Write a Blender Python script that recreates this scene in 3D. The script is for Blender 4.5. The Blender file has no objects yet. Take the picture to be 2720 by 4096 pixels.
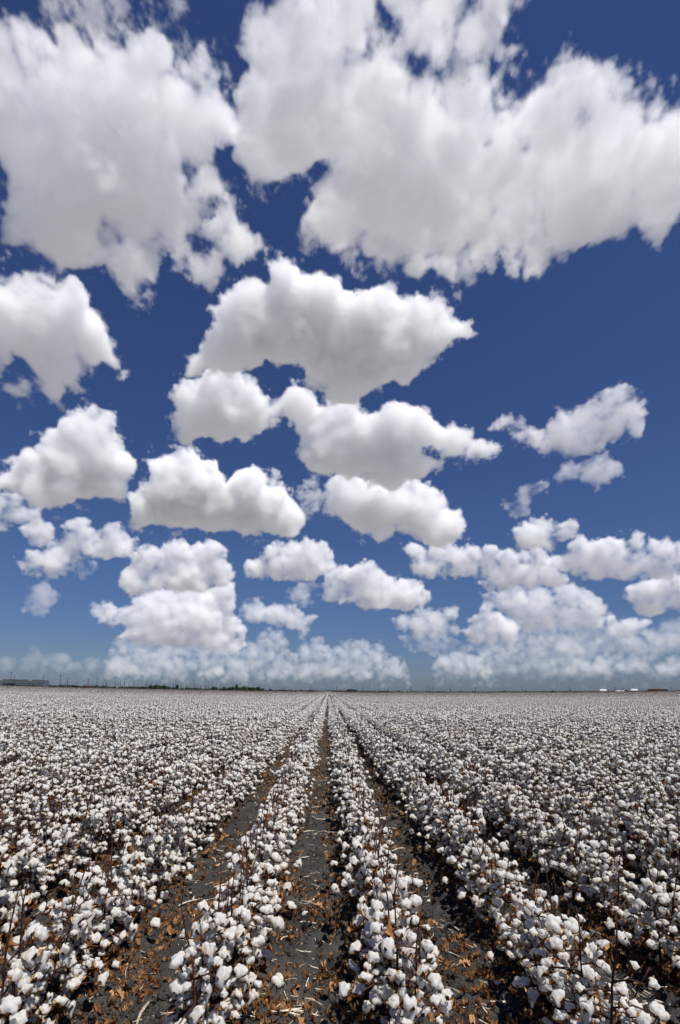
import bpy, bmesh, math, random
import numpy as np
from mathutils import Vector, Matrix, Euler, noise as mnoise

scene = bpy.context.scene
COL = scene.collection
R = math.radians

# ------------------------------------------------------------------ camera
# photograph 2720 x 4096; F is the focal length in its pixels
PW, PH, F = 2720.0, 4096.0, 1950.0
EYE = 1.73
PITCH = R(6.0)                      # tilted a little upwards, the rest is lens shift
YAW = math.atan(47.0 / F)
ROLL = -0.0092
VPX, VPY = 1313.0, 2763.0           # where the rows vanish
cam_d = bpy.data.cameras.new('camera')
cam = bpy.data.objects.new('camera', cam_d)
COL.objects.link(cam)
cam_d.sensor_fit = 'VERTICAL'
cam_d.sensor_height = 36.0
cam_d.sensor_width = 36.0 * PW / PH
cam_d.lens = F * 36.0 / PH
cam_d.clip_start = 0.05
cam_d.clip_end = 120000.0
CAM_ROT = Euler((0, 0, -YAW)).to_matrix() @ Euler((math.pi / 2 + PITCH, 0, 0)).to_matrix() @ Euler((0, 0, -ROLL)).to_matrix()
CAM_POS = Vector((0.0, 0.0, EYE))
cam.matrix_world = Matrix.Translation(CAM_POS) @ CAM_ROT.to_4x4()
_l = CAM_ROT.transposed() @ Vector((0, 1, 0))
_u0, _v0 = F * _l.x / -_l.z, F * _l.y / -_l.z
SHX = _u0 - (VPX - PW / 2)          # image shift in pixels
SHY = _v0 - (PH / 2 - VPY)
cam_d.shift_x = SHX / PH
cam_d.shift_y = SHY / PH
scene.camera = cam


def ray(x, y):
    """direction through the photograph's pixel (x, y)"""
    u = x - PW / 2 + SHX
    v = PH / 2 - y + SHY
    return (CAM_ROT @ Vector((u, v, -F))).normalized()


# ------------------------------------------------------------------ daylight
SUN_DIR = Vector((0.30, -0.30, 0.905)).normalized()     # towards the sun
SUN_EL = math.asin(SUN_DIR.z)
SUN_AZ = math.atan2(SUN_DIR.x, SUN_DIR.y)              # clockwise from +Y
world = bpy.data.worlds.new('World')
scene.world = world
world.use_nodes = True
wt = world.node_tree
for n in list(wt.nodes):
    wt.nodes.remove(n)
w_out = wt.nodes.new('ShaderNodeOutputWorld')
w_bg = wt.nodes.new('ShaderNodeBackground')
w_sky = wt.nodes.new('ShaderNodeTexSky')
w_sky.sky_type = 'NISHITA'
w_sky.sun_disc = False
w_sky.sun_elevation = SUN_EL
w_sky.sun_rotation = SUN_AZ
w_sky.altitude = 0
w_sky.air_density = 1.0
w_sky.dust_density = 0.3
w_sky.ozone_density = 3.0
w_bg.inputs['Strength'].default_value = 0.085
# a polarising filter deepens the blue: a tint that follows the height above the horizon
w_geo = wt.nodes.new('ShaderNodeTexCoord')
w_sep = wt.nodes.new('ShaderNodeSeparateXYZ')
w_ramp = wt.nodes.new('ShaderNodeValToRGB')
w_mul = wt.nodes.new('ShaderNodeMix')
w_mul.data_type = 'RGBA'
w_mul.blend_type = 'MULTIPLY'
w_mul.inputs['Factor'].default_value = 1.0
els = w_ramp.color_ramp.elements
els[0].position, els[0].color = 0.0, (0.25, 0.325, 0.545, 1)
els[1].position, els[1].color = 0.75, (0.325, 0.395, 0.62, 1)
for p, c in ((0.06, (0.325, 0.385, 0.56, 1)), (0.25, (0.38, 0.455, 0.645, 1)), (0.5, (0.355, 0.425, 0.645, 1))):
    e = els.new(p); e.color = c
wt.links.new(w_geo.outputs['Generated'], w_sep.inputs[0])
wt.links.new(w_sep.outputs['Z'], w_ramp.inputs[0])
wt.links.new(w_sky.outputs[0], w_mul.inputs['A'])
wt.links.new(w_ramp.outputs[0], w_mul.inputs['B'])
wt.links.new(w_mul.outputs['Result'], w_bg.inputs['Color'])
wt.links.new(w_bg.outputs[0], w_out.inputs['Surface'])

sun_d = bpy.data.lights.new('sun', 'SUN')
sun_d.energy = 4.6
sun_d.angle = R(0.5)
sun_d.color = (1.0, 0.965, 0.91)
sun = bpy.data.objects.new('sun', sun_d)
COL.objects.link(sun)
sun.rotation_euler = SUN_DIR.to_track_quat('Z', 'Y').to_euler()
sun.location = (0, 0, 50)

scene.view_settings.view_transform = 'Standard'
scene.view_settings.look = 'None'
scene.view_settings.gamma = 1.0
scene.view_settings.exposure = 0.25
scene.view_settings.use_curve_mapping = False
scene.render.engine = 'CYCLES'
cy = scene.cycles
cy.use_denoising = True
cy.max_bounces = 20
cy.diffuse_bounces = 7
cy.glossy_bounces = 2
cy.transmission_bounces = 4
cy.transparent_max_bounces = 16
cy.volume_bounces = 16
cy.volume_step_rate = 1.0
cy.volume_max_steps = 400
cy.sample_clamp_indirect = 6.0
cy.use_adaptive_sampling = True
cy.adaptive_threshold = 0.04
cy.adaptive_min_samples = 20
cy.time_limit = 900
cy.use_fast_gi = False


def terrain(x, y):
    """height of the field: a very shallow trough along the rows"""
    d = max(y, 0.0) + 60.0
    z = 0.0178 * min(x * x, 0.8 * d * d) / d
    return z / math.sqrt(1 + (z / 13.0) ** 2)

# ------------------------------------------------------------------ clouds
# Every cloud is a true volume of droplets at its own distance. Its outline is drawn in local units
# of 1/F of that distance; the depth and the billows come from 3-D noise.
GRID = 8.0
BILLOW_MEAN = 0.60


def make_cloud_tree():
    ng = bpy.data.node_groups.new('cloud_volume', 'GeometryNodeTree')
    itf = ng.interface
    itf.new_socket('Geometry', in_out='INPUT', socket_type='NodeSocketGeometry')
    for nm, st in (('Min', 'NodeSocketVector'), ('Max', 'NodeSocketVector'), ('RX', 'NodeSocketInt'), ('RY', 'NodeSocketInt'), ('RZ', 'NodeSocketInt'), ('NX', 'NodeSocketInt'), ('NY', 'NodeSocketInt'),
                   ('Seed', 'NodeSocketVector'), ('Size', 'NodeSocketFloat'), ('Billow', 'NodeSocketFloat'), ('Fray', 'NodeSocketFloat'),
                   ('Edge', 'NodeSocketFloat'), ('Density', 'NodeSocketFloat'), ('Warp', 'NodeSocketFloat'), ('Calm', 'NodeSocketFloat'), ('Deep', 'NodeSocketFloat'), ('Swell', 'NodeSocketFloat'), ('Material', 'NodeSocketMaterial')):
        itf.new_socket(nm, in_out='INPUT', socket_type=st)
    itf.new_socket('Geometry', in_out='OUTPUT', socket_type='NodeSocketGeometry')
    N, L = ng.nodes, ng.links
    gi, go = N.new('NodeGroupInput'), N.new('NodeGroupOutput')
    I = gi.outputs

    def put(sock, v):
        if hasattr(v, 'links'):
            L.new(v, sock)
        else:
            sock.default_value = v

    def m(op, a, b=0.0, c=None, clamp=False):
        n = N.new('ShaderNodeMath'); n.operation = op; n.use_clamp = clamp
        put(n.inputs[0], a); put(n.inputs[1], b)
        if c is not None:
            put(n.inputs[2], c)
        return n.outputs[0]

    def vm(op, a, b=None, s=None):
        n = N.new('ShaderNodeVectorMath'); n.operation = op
        put(n.inputs[0], a)
        if b is not None:
            put(n.inputs[1], b)
        if s is not None:
            put(n.inputs['Scale'], s)
        return n.outputs[0]

    pos = N.new('GeometryNodeInputPosition').outputs[0]
    q = vm('ADD', pos, I['Seed'])
    inv = m('DIVIDE', 1.0, I['Size'])
    qs = vm('SCALE', q, s=inv)
    # a slow warp of the outline
    nw = N.new('ShaderNodeTexNoise'); nw.inputs['Scale'].default_value = 0.9; nw.inputs['Detail'].default_value = 3.0
    L.new(qs, nw.inputs['Vector'])
    wv = vm('SCALE', vm('SUBTRACT', nw.outputs['Color'], (0.5, 0.5, 0.5)), s=I['Warp'])
    p2 = vm('ADD', pos, wv)
    sep = N.new('ShaderNodeSeparateXYZ'); L.new(p2, sep.inputs[0])
    att = N.new('GeometryNodeInputNamedAttribute'); att.data_type = 'FLOAT'; att.inputs['Name'].default_value = 'half_depth'
    smin = N.new('ShaderNodeSeparateXYZ'); L.new(I['Min'], smin.inputs[0])
    gx = m('MAXIMUM', m('MINIMUM', m('DIVIDE', m('SUBTRACT', sep.outputs[0], smin.outputs[0]), GRID), m('SUBTRACT', I['NX'], 1.001)), 0.0)
    gy = m('MAXIMUM', m('MINIMUM', m('DIVIDE', m('SUBTRACT', sep.outputs[1], smin.outputs[1]), GRID), m('SUBTRACT', I['NY'], 1.001)), 0.0)
    fx, fy = m('FLOOR', gx), m('FLOOR', gy)
    tx, ty = m('SUBTRACT', gx, fx), m('SUBTRACT', gy, fy)
    i00 = m('MULTIPLY_ADD', fy, I['NX'], fx)

    att0 = N.new('GeometryNodeInputNamedAttribute'); att0.data_type = 'FLOAT'; att0.inputs['Name'].default_value = 'mid_depth'

    def samp(ix, att=att):
        n = N.new('GeometryNodeSampleIndex'); n.data_type = 'FLOAT'; n.domain = 'POINT'
        L.new(I['Geometry'], n.inputs['Geometry']); L.new(att.outputs[0], n.inputs['Value']); L.new(ix, n.inputs['Index'])
        return n.outputs['Value']

    def lerp(p, r, t):
        return m('MULTIPLY_ADD', m('SUBTRACT', r, p), t, p)
    i01 = m('ADD', i00, I['NX'])
    h = lerp(lerp(samp(i00), samp(m('ADD', i00, 1.0)), tx), lerp(samp(i01), samp(m('ADD', i01, 1.0)), tx), ty)
    w0 = lerp(lerp(samp(i00, att0), samp(m('ADD', i00, 1.0), att0), tx), lerp(samp(i01, att0), samp(m('ADD', i01, 1.0), att0), tx), ty)
    # slow swelling and thinning of the body
    nm = N.new('ShaderNodeTexNoise'); nm.inputs['Scale'].default_value = 0.55; nm.inputs['Detail'].default_value = 1.0
    L.new(qs, nm.inputs['Vector'])
    swell = m('MULTIPLY_ADD', m('SUBTRACT', nm.outputs[0], 0.5), I['Swell'], 1.0)
    hs = m('MULTIPLY', m('MAXIMUM', h, 0.0), swell)
    hs = m('ADD', hs, m('MINIMUM', h, 0.0))
    f0 = m('SUBTRACT', hs, m('ABSOLUTE', m('SUBTRACT', sep.outputs[2], w0)))
    # billows
    vo = N.new('ShaderNodeTexVoronoi'); vo.feature = 'F1'; vo.normalize = False
    vo.inputs['Scale'].default_value = 1.7; vo.inputs['Detail'].default_value = 1.0; vo.inputs['Roughness'].default_value = 0.45; vo.inputs['Lacunarity'].default_value = 2.4
    L.new(vm('ADD', qs, vm('SCALE', nw.outputs['Color'], s=0.5)), vo.inputs['Vector'])
    vd = vo.outputs['Distance']
    bil = m('MULTIPLY', m('SUBTRACT', BILLOW_MEAN, m('MULTIPLY', vd, vd)), I['Billow'])
    nf = N.new('ShaderNodeTexNoise'); nf.inputs['Scale'].default_value = 3.2; nf.inputs['Detail'].default_value = 6.0; nf.inputs['Roughness'].default_value = 0.70
    L.new(qs, nf.inputs['Vector'])
    fr = m('MULTIPLY', m('SUBTRACT', nf.outputs[0], 0.5), I['Fray'])
    inner = m('MULTIPLY', m('DIVIDE', h, I['Deep'], clamp=True), I['Calm'])
    keep = m('SUBTRACT', 1.0, inner)
    f = m('MULTIPLY_ADD', m('ADD', bil, fr), keep, f0)
    t = m('DIVIDE', f, m('MULTIPLY', I['Edge'], m('MULTIPLY_ADD', inner, 5.0, 1.0)), clamp=True)
    t = m('POWER', t, 1.35)
    den = m('MULTIPLY', t, I['Density'])
    vc = N.new('GeometryNodeVolumeCube')
    L.new(den, vc.inputs['Density']); L.new(I['Min'], vc.inputs['Min']); L.new(I['Max'], vc.inputs['Max'])
    L.new(I['RX'], vc.inputs['Resolution X']); L.new(I['RY'], vc.inputs['Resolution Y']); L.new(I['RZ'], vc.inputs['Resolution Z'])
    sm = N.new('GeometryNodeSetMaterial'); L.new(I['Material'], sm.inputs['Material'])
    L.new(vc.outputs[0], sm.inputs['Geometry']); L.new(sm.outputs[0], go.inputs[0])
    return ng


def cloud_material(name, step):
    mt = bpy.data.materials.new(name); mt.use_nodes = True
    mt.cycles.volume_step_rate = step
    nt = mt.node_tree
    for n in list(nt.nodes):
        nt.nodes.remove(n)
    o = nt.nodes.new('ShaderNodeOutputMaterial')
    v = nt.nodes.new('ShaderNodeVolumePrincipled')
    v.inputs['Color'].default_value = (1.0, 1.0, 1.0, 1)
    v.inputs['Density'].default_value = 1.0
    v.inputs['Anisotropy'].default_value = 0.0
    nt.links.new(v.outputs[0], o.inputs['Volume'])
    return mt


CLOUD_MATS = {'broad': cloud_material('broad_cloud_droplets', 4.0), 'small': cloud_material('small_cloud_droplets', 3.0)}
CLOUD_TREE = make_cloud_tree()
SOCK = {it.name: it.identifier for it in CLOUD_TREE.interface.items_tree if it.in_out == 'INPUT'}


def poly_sdf(poly, X, Y):
    """signed distance to a closed polygon, positive inside"""
    P = np.array(poly, dtype=np.float64)
    Q = np.roll(P, -1, axis=0)
    d2 = np.full(X.shape, 1e18)
    ins = np.zeros(X.shape, bool)
    for (x0, y0), (x1, y1) in zip(P, Q):
        ex, ey = x1 - x0, y1 - y0
        L2 = ex * ex + ey * ey + 1e-9
        t = np.clip(((X - x0) * ex + (Y - y0) * ey) / L2, 0, 1)
        dx, dy = X - x0 - t * ex, Y - y0 - t * ey
        d2 = np.minimum(d2, dx * dx + dy * dy)
        c = (y0 > Y) != (y1 > Y)
        with np.errstate(divide='ignore', invalid='ignore'):
            xi = (x1 - x0) * (Y - y0) / (y1 - y0 + 1e-12) + x0
        ins ^= c & (X < xi)
    d = np.sqrt(d2)
    return np.where(ins, d, -d)


CROPS = {0: (0, 0, 1.0), 1: (0, 0, 1568 / 1360), 2: (1200, 0, 1568 / 1520), 3: (0, 1000, 1568 / 1360),
         4: (1200, 1000, 1568 / 1520), 5: (0, 1950, 1568 / 1360), 6: (1360, 1950, 1568 / 1360)}
CLOUD_BASE = 1100.0
n_cloud = 0


def cloud(crop, polys, label, holes=(), depth=0.8, dens=0.04, billow=60.0, fray=170.0, edge=16.0, size=110.0, warp=36.0,
          vox=5.0, dist=None, grow=0.0, calm=0.35, swell=1.2, fade=0.0, spots=(), puffs=26, puff=(18.0, 60.0), group='cumulus clouds over the field'):
    global n_cloud
    n_cloud += 1
    ox, oy, sc = CROPS[crop]
    if not isinstance(polys[0][0], (tuple, list)):
        polys = [polys]
    polys = [[(ox + a / sc, oy + b / sc) for a, b in p] for p in polys]
    holes = [[(ox + a / sc, oy + b / sc) for a, b in p] for p in holes]
    allp = np.array([q for p in polys for q in p])
    cx, cy_ = (allp[:, 0].min() + allp[:, 0].max()) / 2, (allp[:, 1].min() + allp[:, 1].max()) / 2
    base_y = allp[:, 1].max()
    d_c, d_b = ray(cx, cy_), ray(cx, base_y)
    # horizontal distance at which the base stands CLOUD_BASE above the ground
    el = math.asin(max(d_b.z, 0.02))
    el_c = math.asin(d_c.z)
    k = min(1.0, el_c / R(40))
    hd = CLOUD_BASE / math.tan(el * (1 - k) + el_c * k)
    slant = dist or min(hd / math.cos(el_c), 30000.0)
    centre = CAM_POS + d_c * slant
    # frame facing the camera: w towards the camera, v up, u right
    wv = -d_c
    uv = Vector((0, 0, 1)).cross(wv).normalized()
    vv = wv.cross(uv).normalized()
    M = Matrix((uv, vv, wv)).transposed()
    unit = slant / F                            # metres per local unit

    def loc(x, y):
        d = ray(x, y)
        d = d * (slant / d.dot(d_c))
        p = (CAM_POS + d) - centre
        return p.dot(uv) / unit, p.dot(vv) / unit

    lp = [[loc(*q) for q in p] for p in polys]
    lh = [[loc(*q) for q in p] for p in holes]
    ap = np.array([q for p in lp for q in p])
    pad = 45.0
    x0, y0 = ap.min(axis=0) - pad
    x1, y1 = ap.max(axis=0) + pad
    st = GRID
    nx, ny = int((x1 - x0) / st) + 2, int((y1 - y0) / st) + 2
    X, Y = np.meshgrid(x0 + np.arange(nx) * st, y0 + np.arange(ny) * st, indexing='xy')
    rp_ = random.Random(n_cloud * 31 + 5)
    cut = np.full(X.shape, 1e9)
    for p in lh:
        cut = np.minimum(cut, -poly_sdf(p, X, Y))
    out = np.full(X.shape, -1e9)                 # (negative) distance outside
    front = np.full(X.shape, -1e9)
    back = np.full(X.shape, -1e9)
    for p in lp:
        s = np.minimum(poly_sdf(p, X, Y) + grow + 2.0, cut)
        out = np.maximum(out, s)
        S = min(max(s.max(), 15.0), 260.0)
        a = np.clip(s / S, 0, 1)
        h = np.where(s > 0, S * depth * np.sqrt(np.clip(1 - (1 - a) ** 2, 0, 1)), -1e9)
        front, back = np.maximum(front, h), np.maximum(back, h)
        ins = np.argwhere(s > 6.0)
        for k in range(puffs if len(ins) else 0):
            # a rounded head of cloud somewhere on the body
            for _ in range(6):
                iy, ix = ins[rp_.randrange(len(ins))]
                r = rp_.uniform(*puff) * (1 if rp_.random() < .7 else .6)
                if s[iy, ix] > r * .55:
                    break
            else:
                continue
            r = min(r, s[iy, ix] * 1.25)
            hh = S * depth * math.sqrt(max(0, 1 - (1 - min(s[iy, ix] / S, 1)) ** 2))
            c0 = rp_.uniform(-.2, 1.0) * max(hh - .35 * r, 0)
            d2 = (X - X[iy, ix]) ** 2 + (Y - Y[iy, ix]) ** 2
            dome = np.where(d2 < r * r, np.sqrt(np.maximum(r * r - d2, 0)), -1e9)
            front = np.maximum(front, np.where(dome > -1, c0 + dome, -1e9))
            back = np.maximum(back, np.where(dome > -1, dome - c0, -1e9))
            out = np.maximum(out, r - np.sqrt(d2))
    body = front > -1e8
    h = np.where(body, np.maximum((front + back) / 2, 0.5), out)
    w0 = np.where(body, (front - back) / 2, 0.0)
    for sx, sy, sr, sg in spots:                # thick and thin places of the body
        lx, ly = loc(sx, sy)
        gn = 1 + sg * np.exp(-((X - lx) ** 2 + (Y - ly) ** 2) / (sr * sr))
        h, w0 = np.where(h > 0, h * gn, h), w0 * np.minimum(gn, 1)
    if fade:                                     # the base dissolves in the air
        rmp = np.clip((Y - ap[:, 1].min()) / fade, 0.06, 1)
        h, w0 = np.where(h > 0, h * rmp, h), w0 * rmp
    hmax = float(h.max())
    wmax = float(np.abs(w0).max())
    # grid mesh that carries the half depth
    verts = np.stack([X.ravel(), Y.ravel(), np.zeros(X.size)], axis=1)
    ii = (np.arange(ny - 1)[:, None] * nx + np.arange(nx - 1)[None, :]).ravel()
    faces = np.stack([ii, ii + 1, ii + nx + 1, ii + nx], axis=1)
    me = bpy.data.meshes.new('cloud')
    me.from_pydata(verts.tolist(), [], faces.tolist())
    at = me.attributes.new('half_depth', 'FLOAT', 'POINT')
    at.data.foreach_set('value', h.ravel().astype(np.float32))
    at = me.attributes.new('mid_depth', 'FLOAT', 'POINT')
    at.data.foreach_set('value', w0.ravel().astype(np.float32))
    mat = CLOUD_MATS['broad' if size > 130 else 'small']
    me.materials.append(mat)
    ob = bpy.data.objects.new('cloud', me)
    COL.objects.link(ob)
    ob.matrix_world = Matrix.Translation(centre) @ M.to_4x4() @ Matrix.Scale(unit, 4)
    ob['label'] = label
    ob['category'] = 'cloud'
    ob['group'] = group
    z = min(hmax * (1 + swell * .22) + wmax * .7, hmax * 1.6) + 0.4 * billow + 0.3 * fray + 6
    mod = ob.modifiers.new('droplets', 'NODES')
    mod.node_group = CLOUD_TREE
    rs = random.Random(n_cloud * 7 + 1)
    vals = {'NX': nx, 'NY': ny, 'Min': (x0, y0, -z), 'Max': (x1, y1, z), 'RX': max(int((x1 - x0) / vox), 8), 'RY': max(int((y1 - y0) / vox), 8), 'RZ': max(int(2 * z / vox), 8),
            'Seed': (rs.uniform(-5e3, 5e3), rs.uniform(-5e3, 5e3), rs.uniform(-5e3, 5e3)), 'Size': size, 'Billow': billow, 'Fray': fray, 'Edge': edge, 'Density': dens, 'Warp': warp, 'Calm': calm, 'Deep': hmax * 0.85, 'Swell': swell}
    vals['Material'] = mat
    for kk, v in vals.items():
        mod[SOCK[kk]] = v
    return ob

BIG = dict(grow=3.0, size=150.0, calm=0.3, billow=85.0, dens=0.026, depth=0.46, fray=250.0, edge=24.0, puffs=40, puff=(40.0, 130.0), swell=1.8, vox=4.5)
SIDE = dict(dens=0.074, calm=0.45, puffs=26, puff=(24.0, 75.0), fray=190.0, billow=52.0, size=125.0, edge=20.0, grow=5.0)
WISP = dict(dens=0.018, depth=0.5, fray=240.0, billow=30.0, calm=0.0, size=80.0, warp=60.0, edge=24.0, puffs=0)
LOW = dict(grow=8.0, dens=0.100, size=82.0, billow=34.0, fray=95.0, warp=22.0, edge=15.0, calm=0.4, vox=4.0, depth=0.55, puffs=26, puff=(14.0, 44.0))
FAR = dict(dens=0.034, size=60.0, billow=22.0, fray=34.0, warp=22.0, edge=14.0, calm=0.2, vox=3.5, depth=0.26, puffs=150, puff=(8.0, 32.0), fade=45.0, swell=1.2, grow=14.0)
cloud(1, [(-80,90),(60,90),(180,110),(215,200),(290,250),(420,235),(540,190),(590,150),(660,160),(730,210),(790,270),(860,300),(950,250),(1000,310),(1025,400),(1060,440),(1110,490),(1150,520),(1130,640),(1060,690),(960,660),(920,720),(980,770),(1040,790),(1060,830),(1030,900),(960,940),(870,960),(880,1010),(900,1080),(1000,1010),(1060,980),(1110,1050),(1190,1070),(1215,1110),(1150,1180),(1110,1230),(1000,1260),(1000,1300),(960,1350),(930,1290),(850,1270),(780,1260),(730,1300),(700,1360),(600,1370),(540,1310),(490,1220),(450,1160),(400,1190),(350,1220),(280,1250),(230,1170),(170,1110),(60,1110),(40,1050),(40,850),(0,760),(-80,750)],
      'largest rounded white cloud, filling the upper left of the sky', holes=[[(870,1130),(915,1085),(965,1130),(945,1200),(880,1200)], [(730,1210),(770,1175),(810,1220),(770,1250)]],
      spots=((400, 560, 170, .45), (230, 850, 200, .4), (640, 420, 170, -.3), (130, 250, 200, -.28), (620, 950, 200, -.3), (440, 1080, 160, -.3)), **BIG)
cloud(1, [[(150,-150),(600,-150),(560,0),(605,70),(560,150),(480,180),(380,230),(290,230),(220,150)], [(620,110),(740,30),(830,0),(900,70),(860,140),(760,150),(700,140)], [(780,210),(830,180),(900,240),(970,250),(1000,320),(900,280),(830,250)]],
      'torn thin cloud veil at the top left, above the largest rounded cloud', **WISP)
cloud(0, [(1130,-150),(1110,35),(989,121),(1032,139),(1006,208),(1049,286),(989,330),(963,373),(997,425),(937,520),(963,624),(997,703),(1028,755),(1119,720),(1197,668),(1266,642),(1345,630),(1336,698),(1258,805),(1200,872),(1214,997),(1307,984),(1423,1018),(1530,1028),(1588,1086),(1675,1105),(1743,1037),(1801,1154),(1869,1105),(1879,1047),(2005,1047),(2111,1129),(2179,1057),(2228,998),(2305,940),(2441,950),(2518,901),(2635,940),(2693,911),(2722,824),(2850,820),(2850,430),(2720,436),(2683,446),(2644,388),(2625,349),(2509,330),(2431,296),(2363,330),(2325,310),(2208,320),(2111,300),(2034,378),(2024,262),(1975,194),(2014,107),(2053,58),(2072,10),(2060,-150)],
      'huge grey-bellied white cloud reaching from the top middle to the right edge', holes=[[(1515,50),(1610,50),(1620,170),(1500,205)]],
      spots=((1330, 450, 230, .5), (1800, 760, 230, .5), (2420, 800, 200, .7), (1160, 620, 150, .4), (1300, 130, 200, -.3), (1750, 420, 260, -.3), (2250, 500, 260, -.3), (1500, 870, 200, -.28), (2080, 930, 160, -.3), (1850, 130, 180, -.4)), **BIG)
cloud(3, [(-80,150),(0,130),(70,125),(110,140),(190,115),(250,150),(330,150),(390,200),(410,260),(460,310),(500,400),(530,490),(560,560),(470,510),(430,580),(380,550),(330,570),(350,620),(300,630),(260,690),(180,660),(70,690),(30,640),(90,590),(170,620),(200,600),(170,560),(120,500),(60,510),(20,580),(-80,590)],
      'round white cloud cut by the left edge, with a ragged underside', dens=0.052, fray=210.0, edge=26.0, calm=0.25, size=120.0)
cloud(0, [(746,1512),(807,1390),(859,1330),(867,1251),(919,1173),(971,1121),(1023,1100),(1058,1147),(1088,1165),(1101,1078),(1136,1052),(1197,1078),(1240,1113),(1301,1121),(1316,1126),(1404,1174),(1433,1208),(1471,1184),(1520,1145),(1568,1165),(1607,1213),(1665,1179),(1723,1213),(1791,1233),(1820,1281),(1865,1310),(1870,1340),(1791,1335),(1762,1397),(1694,1427),(1675,1504),(1636,1533),(1559,1523),(1491,1553),(1442,1582),(1423,1620),(1336,1620),(1297,1562),(1239,1533),(1214,1473),(1145,1460),(1058,1434),(980,1481),(893,1486),(833,1477),(798,1503)],
      'broad double-humped white cloud in the very middle of the sky', dens=0.058, fray=205.0, edge=20.0, calm=0.4, billow=55.0, size=125.0, grow=4.0)
cloud(3, [(780,680),(810,620),(940,610),(980,590),(1040,560),(1110,570),(1180,600),(1200,660),(1240,680),(1290,680),(1330,635),(1410,650),(1450,700),(1480,740),(1450,790),(1390,810),(1340,760),(1290,770),(1200,830),(1140,870),(1080,850),(1020,880),(960,860),(900,850),(850,880),(830,820),(800,770),(830,720)],
      'round white cloud just below the left end of the double-humped cloud', **SIDE)
cloud(4, [(-20,620),(40,640),(110,650),(200,625),(240,630),(280,680),(310,690),(350,650),(450,640),(490,650),(530,680),(560,710),(610,740),(640,740),(710,750),(730,790),(810,820),(780,855),(690,840),(650,860),(590,830),(540,800),(500,810),(490,850),(570,870),(520,930),(470,920),(440,950),(380,990),(300,950),(200,930),(100,920),(30,900),(0,860),(10,780),(-20,700)],
      'wide white cloud with a thin arm stretching right, below the double-humped cloud', dens=0.058, fray=205.0, edge=20.0, calm=0.4, billow=55.0, size=125.0, grow=4.0)
cloud(4, [(100,970),(140,935),(230,925),(300,950),(380,990),(430,960),(490,955),(510,1000),(550,990),(600,1030),(620,1070),(665,1070),(680,1110),(690,1140),(660,1190),(640,1204),(600,1215),(560,1230),(530,1200),(470,1160),(400,1150),(330,1190),(240,1160),(180,1110),(120,1080),(110,1030)],
      'white cloud sloping down to the right, right of the heart-topped cloud', **SIDE)
cloud(3, [(1350,1110),(1440,1040),(1490,1130),(1500,1200),(1420,1250),(1380,1180)],
      'faint torn cloud scrap between the heart-topped cloud and its right neighbour', **WISP)
cloud(3, [(-60,1080),(0,1060),(60,1020),(100,960),(120,920),(190,905),(250,850),(340,770),(400,750),(440,710),(500,740),(525,790),(530,840),(560,890),(600,930),(630,1000),(600,1050),(580,1100),(550,1140),(480,1135),(420,1140),(330,1130),(290,1185),(220,1190),(170,1170),(110,1130),(50,1110),(0,1105),(-60,1130)],
      'white triangular cloud with a pointed top near the left edge', **SIDE)
cloud(3, [(-60,1150),(60,1140),(150,1170),(190,1215),(160,1260),(60,1265),(-60,1260)],
      'small white cloud at the left edge under the triangular cloud', **LOW)
cloud(3, [(610,1200),(620,1140),(660,1100),(710,1080),(700,990),(750,950),(830,940),(890,935),(930,970),(1000,985),(1010,1020),(1050,1080),(1080,1050),(1130,1010),(1180,1000),(1220,1040),(1240,1080),(1300,1075),(1310,1130),(1360,1170),(1400,1230),(1390,1280),(1310,1310),(1240,1280),(1190,1310),(1080,1290),(960,1285),(830,1275),(700,1260),(640,1275)],
      'white heart-topped cloud with a flat grey base left of the middle', **SIDE)
cloud(5, [(90,350),(130,310),(200,300),(230,270),(300,240),(330,200),(320,165),(360,145),(410,170),(440,210),(470,210),(520,180),(560,190),(590,240),(640,265),(590,310),(500,320),(440,320),(400,300),(330,330),(300,380),(250,400),(180,390),(120,390)],
      'ragged white cloud low on the left, slanting down to the left', **LOW)
cloud(5, [(115,200),(180,165),(225,190),(240,240),(190,260),(140,245)], 'small pale cloud puff low on the left, above the slanting ragged cloud', **LOW)
cloud(5, [(345,360),(390,325),(425,360),(390,405)], 'tiny cloud scrap hanging under the slanting ragged cloud', **dict(LOW, dens=0.030))
cloud(5, [(120,570),(160,540),(170,470),(200,445),(215,470),(240,490),(220,560),(200,585)], 'small thin upright cloud wisp low over the left treeline', **dict(LOW, dens=0.025))
cloud(5, [(550,450),(560,400),(600,370),(620,330),(650,290),(700,275),(740,305),(780,250),(830,240),(870,290),(920,255),(970,255),(1010,250),(1030,290),(1030,330),(1060,370),(1060,410),(1020,440),(940,470),(850,470),(760,460),(680,480),(600,470)],
      'domed white cloud on top of the low cloud pile left of the middle', **LOW)
cloud(5, [(620,520),(660,490),(760,470),(870,460),(980,480),(1040,430),(1080,440),(1080,500),(1060,560),(1080,600),(1120,640),(1130,730),(1060,740),(980,740),(900,720),(800,720),(700,710),(610,700),(560,690),(600,640),(560,620),(510,620),(460,600),(440,560),(460,530),(520,550),(560,570),(620,545)],
      'lumpy grey-white cloud forming the lower half of the cloud pile', **dict(LOW, dens=0.047, billow=40.0, calm=0.15, puffs=90))
cloud(5, [(1130,340),(1200,330),(1240,280),(1270,265),(1340,250),(1400,260),(1460,260),(1500,265),(1520,320),(1545,360),(1500,400),(1400,420),(1260,410),(1180,405),(1140,390)],
      'flat-based white cloud low in the middle, left one of two', **LOW)
cloud(6, [(-70,440),(-60,400),(0,375),(50,380),(90,350),(150,355),(190,390),(220,420),(280,430),(330,430),(370,460),(400,500),(390,530),(310,555),(220,545),(100,545),(0,510),(-60,520)],
      'flat-based white cloud low in the middle, right one of two', **LOW)
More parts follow.
